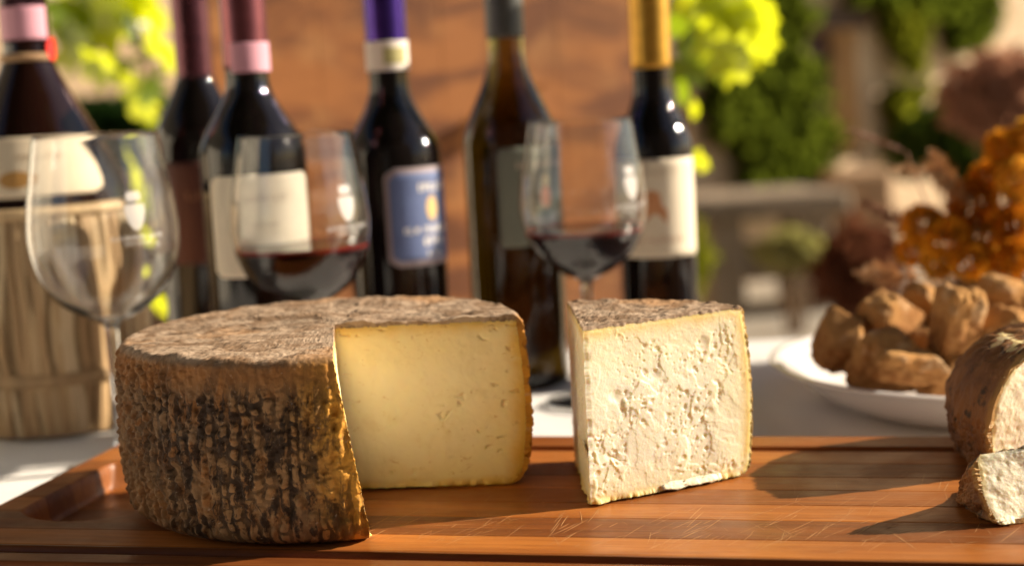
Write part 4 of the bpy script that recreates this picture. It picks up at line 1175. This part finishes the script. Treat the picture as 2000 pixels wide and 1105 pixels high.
# ------------------------------------------------------------------ house, ivy, bench and plants far behind
wall_t = NT('old_plaster')
v = wall_t.coord()
c = wall_t.mix(wall_t.ramp(wall_t.noise(v, 1.6, 6), .35, .65), (0.68, 0.51, 0.33), (0.50, 0.35, 0.21))
c = wall_t.mix(wall_t.ramp(wall_t.noise(v, 7, 6, .65), .5, .7, 0, .5), c, (0.24, 0.17, 0.11))
wall_t.p(Base_Color=c, Roughness=.9, Normal=wall_t.bump(wall_t.noise(v, 18, 6), .5, .03))
HY = R(36)
house = empty('house', (1.55, 7.6, -0.75), HY, 'old plastered house wall with ivy and a dark shuttered window', 'house')
def wall_seg(x0, x1, z0, z1):
    return box_vf(x0, x1, 0, .45, z0, z1)
WX0, WX1, WZ0, WZ1 = -.16, .20, .52, 1.13     # window opening
V, F = join([wall_seg(-4.6, WX0, 0, 5), wall_seg(WX1, 6.5, 0, 5), wall_seg(WX0, WX1, 0, WZ0), wall_seg(WX0, WX1, WZ1, 5)])
fix_normals(mesh('wall', V, F, wall_t.m, house, False))
shut = simple('mauve_shutter', (0.115, 0.075, 0.085), .6)
win = box('window', (WX0 + .002, WX1 - .002, .19, .22, WZ0 + .002, WZ1 - .002), simple('window_frame', (0.05, 0.035, 0.03), .5), house)
for k in range(2):
    x0 = WX0 + .03 + k * .155
    box('shutter', (x0, x0 + .145, .165, .188, WZ0 + .03, WZ1 - .03), shut, win, .004)
box('lintel', (WX0 - .06, WX1 + .06, -.03, .15, WZ1 + .003, WZ1 + .10), simple('dark_lintel', (0.10, 0.06, 0.04), .8), house, .006)
box('sill', (WX0 - .05, WX1 + .05, -.05, .15, WZ0 - .06, WZ0 - .003), wall_t.m, house, .006)
box('roof', (-4.9, 6.8, -.6, 3.5, 5.003, 5.15), simple('roof_tile', (0.32, 0.14, 0.08), .9), house)

def foliage(name, boxes, size, mats, label, cat, seed, count, parent_loc=(0, 0, 0), rz=0.0, kind=None, shape='box', dark=0):
    rg = np.random.default_rng(seed)
    Vs = []
    for (x0, x1, y0, y1, z0, z1, w) in boxes:
        m = int(count * w)
        if shape == 'ball':
            d = rg.normal(size=(m, 3)); d /= np.linalg.norm(d, axis=1, keepdims=True)
            rr = rg.random(m) ** .4
            lump = 1 + .35 * (fbm(d[:, 0] * 2.5, d[:, 1] * 2.5, d[:, 2] * 2.5, seed, 2) - .5) * 2
            P = d * (rr * lump)[:, None] * .5 + .5
        else:
            P = rg.random((m, 3))
        c = np.stack([x0 + (x1 - x0) * P[:, 0], y0 + (y1 - y0) * P[:, 1], z0 + (z1 - z0) * P[:, 2]], -1)
        if shape == 'box':
            ex = np.minimum(P[:, 0], 1 - P[:, 0]) * 2; ez = np.minimum(P[:, 2], 1 - P[:, 2]) * 2
            keep = fbm(c[:, 0] * 2.6, c[:, 2] * 2.6, 0, seed + 1, 2) * .6 + fbm(c[:, 0] * 9, c[:, 2] * 9, 0, seed + 2, 2) * .4 > .40 + .14 * (1 - ss(0, .5, np.minimum(ex, ez)))
            c = c[keep]
        m = len(c)
        a = rg.normal(size=(m, 3)); a /= np.linalg.norm(a, axis=1, keepdims=True)
        b = np.cross(a, rg.normal(size=(m, 3))); b /= np.linalg.norm(b, axis=1, keepdims=True)
        s = (size * rg.uniform(.6, 1.3, m))[:, None]
        Vs.append(np.stack([c - a * s, c + b * s * .6, c + a * s, c - b * s * .6], 1).reshape(-1, 3))
    V = np.concatenate(Vs)
    F = np.arange(len(V)).reshape(-1, 4)
    o = mesh(name, V, F, mats, None, False)
    o.location = parent_loc; o.rotation_euler = (0, 0, rz)
    return o
ivy_m = leaf_mat('ivy_leaf', (0.095, 0.125, 0.016), (0.14, 0.18, 0.016))
ivy_y = leaf_mat('ivy_leaf_yellowing', (0.17, 0.19, 0.015), (0.26, 0.28, 0.02))
def ivy(boxes, mat, label, seed, n):
    o = foliage('ivy', boxes, .055, mat, label, 'ivy', seed, n, (1.55, 7.6, -0.75), HY)
    return tag(o, label, 'ivy', 'ivy on the house wall')
ivy([(-.85, -.10, -.16, -.02, .30, 2.0, 1.3), (-.6, .75, -.16, -.02, 1.15, 1.7, .9)], ivy_m, 'dark green ivy on the house wall left of and above the window', 61, 2600)
ivy([(.30, .60, -.14, -.02, .40, 1.25, 1.0)], ivy_y, 'yellowing ivy strip right of the window', 62, 1300)
ivy([(.78, 1.15, -.14, -.02, .98, 1.8, 1.0)], ivy_m, 'ivy clump at the upper right of the house wall', 63, 900)

bench_m = simple('grey_stone', (0.30, 0.23, 0.16), .9, (0.20, 0.15, 0.10), 9, .5, .02)
bench = empty('stone_bench', (1.045, 6.45, -.745), R(4), 'grey stone bench in front of the ivy wall', 'bench')
box('seat', (-.36, .29, -.22, .22, .385, .475), bench_m, bench, .012)
for x0 in (-.27, .08): box('leg', (x0, x0 + .14, -.17, .17, 0, .384), bench_m, bench, .01)
box('stretcher', (-.129, .079, -.06, .06, .12, .27), bench_m, bench, .008)
tag(fix_normals(mesh('stone_pier', *box_vf(1.33, 1.58, 6.5, 6.78, -.755, -.215, .02), simple('warm_stone', (0.44, 0.28, 0.15), .9, (0.36, 0.22, 0.12), 8, .5, .02), None, False)), 'tan stone pier beside the bench', 'pier')

def shrub(name, c, rx, rz_, z0, mat, label, seed, n, size=.03, stems=True):
    e = empty(name, (c[0], c[1], -.745), 0, label, 'shrub')
    f = foliage('crown', [(-rx, rx, -rx, rx, z0 + .745 - rz_, z0 + .745 + rz_, 1)], size, mat, None, None, seed, n, (0, 0, 0), 0, None, 'ball')
    f.parent = e
    for k in range(4):
        a = k * 1.6 + seed
        V, F = tube_vf([(0.02 * math.cos(a), .02 * math.sin(a), -.006), (.05 * math.cos(a), .05 * math.sin(a), (z0 + .745) * .5), (rx * .5 * math.cos(a), rx * .5 * math.sin(a), z0 + .745)], [.01, .008, .004], 6)
        mesh('stem', V, F, cane, e)
    return e
shrub('flowering_shrub', (1.03, 5.8), .125, .075, -.44, leaf_mat('pale_bloom', (0.55, 0.50, 0.22), (0.35, 0.34, 0.10)), 'low pale yellow flowering shrub in front of the bench', 31, 1400, .022)
shrub('russet_shrub', (1.10, 5.0), .15, .17, -.42, leaf_mat('russet_leaf', (0.20, 0.075, 0.045), (0.16, 0.06, 0.03)), 'russet brown shrub below the stone pier', 32, 1800, .022)
shrub('low_plant', (.67, 6.0), .09, .16, -.48, ivy_y, 'low green plant at the left end of the bench', 33, 700, .022)
shrub('hydrangea', (1.30, 4.15), .155, .13, .12, leaf_mat('dusky_pink_bloom', (0.52, 0.28, 0.19), (0.40, 0.20, 0.12)), 'tall shrub with dusky pink faded blooms beyond the orange flowers', 34, 1600, .022)
shrub('evergreen_shrub', (1.33, 4.6), .22, .14, -.02, leaf_mat('deep_leaf', (0.045, 0.07, 0.015), (0.05, 0.08, 0.01)), 'dark evergreen shrub under the pink blooms', 35, 1800, .025)

hedge = empty('hedge', (-1.0, 4.7, -.745), R(8), 'clipped dark green hedge behind the flask, left of the vine', 'hedge')
f = foliage('crown', [(-.75, .62, -.2, .2, .55, .985, 1)], .03, leaf_mat('hedge_leaf', (0.025, 0.055, 0.015), (0.02, 0.05, 0.01)), None, None, 71, 12000); f.parent = hedge
for k in range(6):
    V, F = tube_vf([(-.62 + k * .24, 0, -.006), (-.6 + k * .24, .01, .6)], [.02, .012], 7); mesh('stem', V, F, cane, hedge)
trough = empty('planter', (-1.0, 4.30, -.745), R(8), 'brown wooden planter box in front of the hedge', 'planter')
for k in range(4):
    box('plank', (-.75, .62, -.02, .02, .02 + k * .19, .205 + k * .19), simple('planter_wood_%d' % k, (0.17 + .03 * (k % 2), 0.105, 0.065), .8, scale=10, stretch=(.3, 1, 4)), trough, .004)
for xx in (-.72, .59): box('post', (xx - .03, xx + .03, .0205, .08, -.002, .80), simple('planter_post', (0.15, 0.09, 0.055), .8), trough, .004)

# unseen, added for the light: dark house behind blocks sky, white wall bounces sun
dk = simple('brown_stone', (0.07, 0.055, 0.04), .9, (0.05, 0.04, 0.03), 3, .5, .03)
tag(fix_normals(mesh('added_dark_house', *box_vf(-3.5, 5.0, -3.4, -2.6, -.76, 4.2, .02), dk, None, False)), 'unseen dark stone house added behind the camera to darken reflections', 'house')
tag(fix_normals(mesh('white_bounce_wall', *box_vf(-2.0, -1.75, .35, 2.6, -.76, 1.5, .02), simple('whitewash', (0.82, 0.78, 0.70), .85, (0.76, 0.72, 0.63), 3, .3, .01), None, False)), 'unseen white wall added left of the table to bounce sunlight', 'wall')

# unseen vine roof added over the table to block sky light
pg = empty('sky_block_pergola', (-.3, 1.0, -.75), 0, 'unseen vine covered roof added over the table to block sky', 'sky_block_pergola')
pw = simple('pergola_wood', (0.16, 0.10, 0.06), .8, scale=8)
for (a, b) in ((-1.45, -2.2), (1.45, -2.2), (-1.45, 2.7), (1.75, 2.7)):
    box('post', (a - .05, a + .05, b - .05, b + .05, -.01, 2.75), pw, pg, .006)
for b in (-2.2, 2.7): box('beam', (-1.7, 1.9, b - .045, b + .045, 2.753, 2.89), pw, pg, .006)
for k in range(6): box('rafter', (-1.6 + k * .62, -1.52 + k * .62, -2.6, 3.0, 2.893, 2.99), pw, pg, .005)
f = foliage('sky_block_leaves', [(-1.7, 1.75, -2.6, 3.1, 2.95, 3.25, 1)], .11, leaf_mat('pergola_leaf', (0.06, 0.11, 0.012), (0.16, 0.24, 0.012)), None, None, 81, 16000); f.parent = pg
tag(f, kind='stuff')
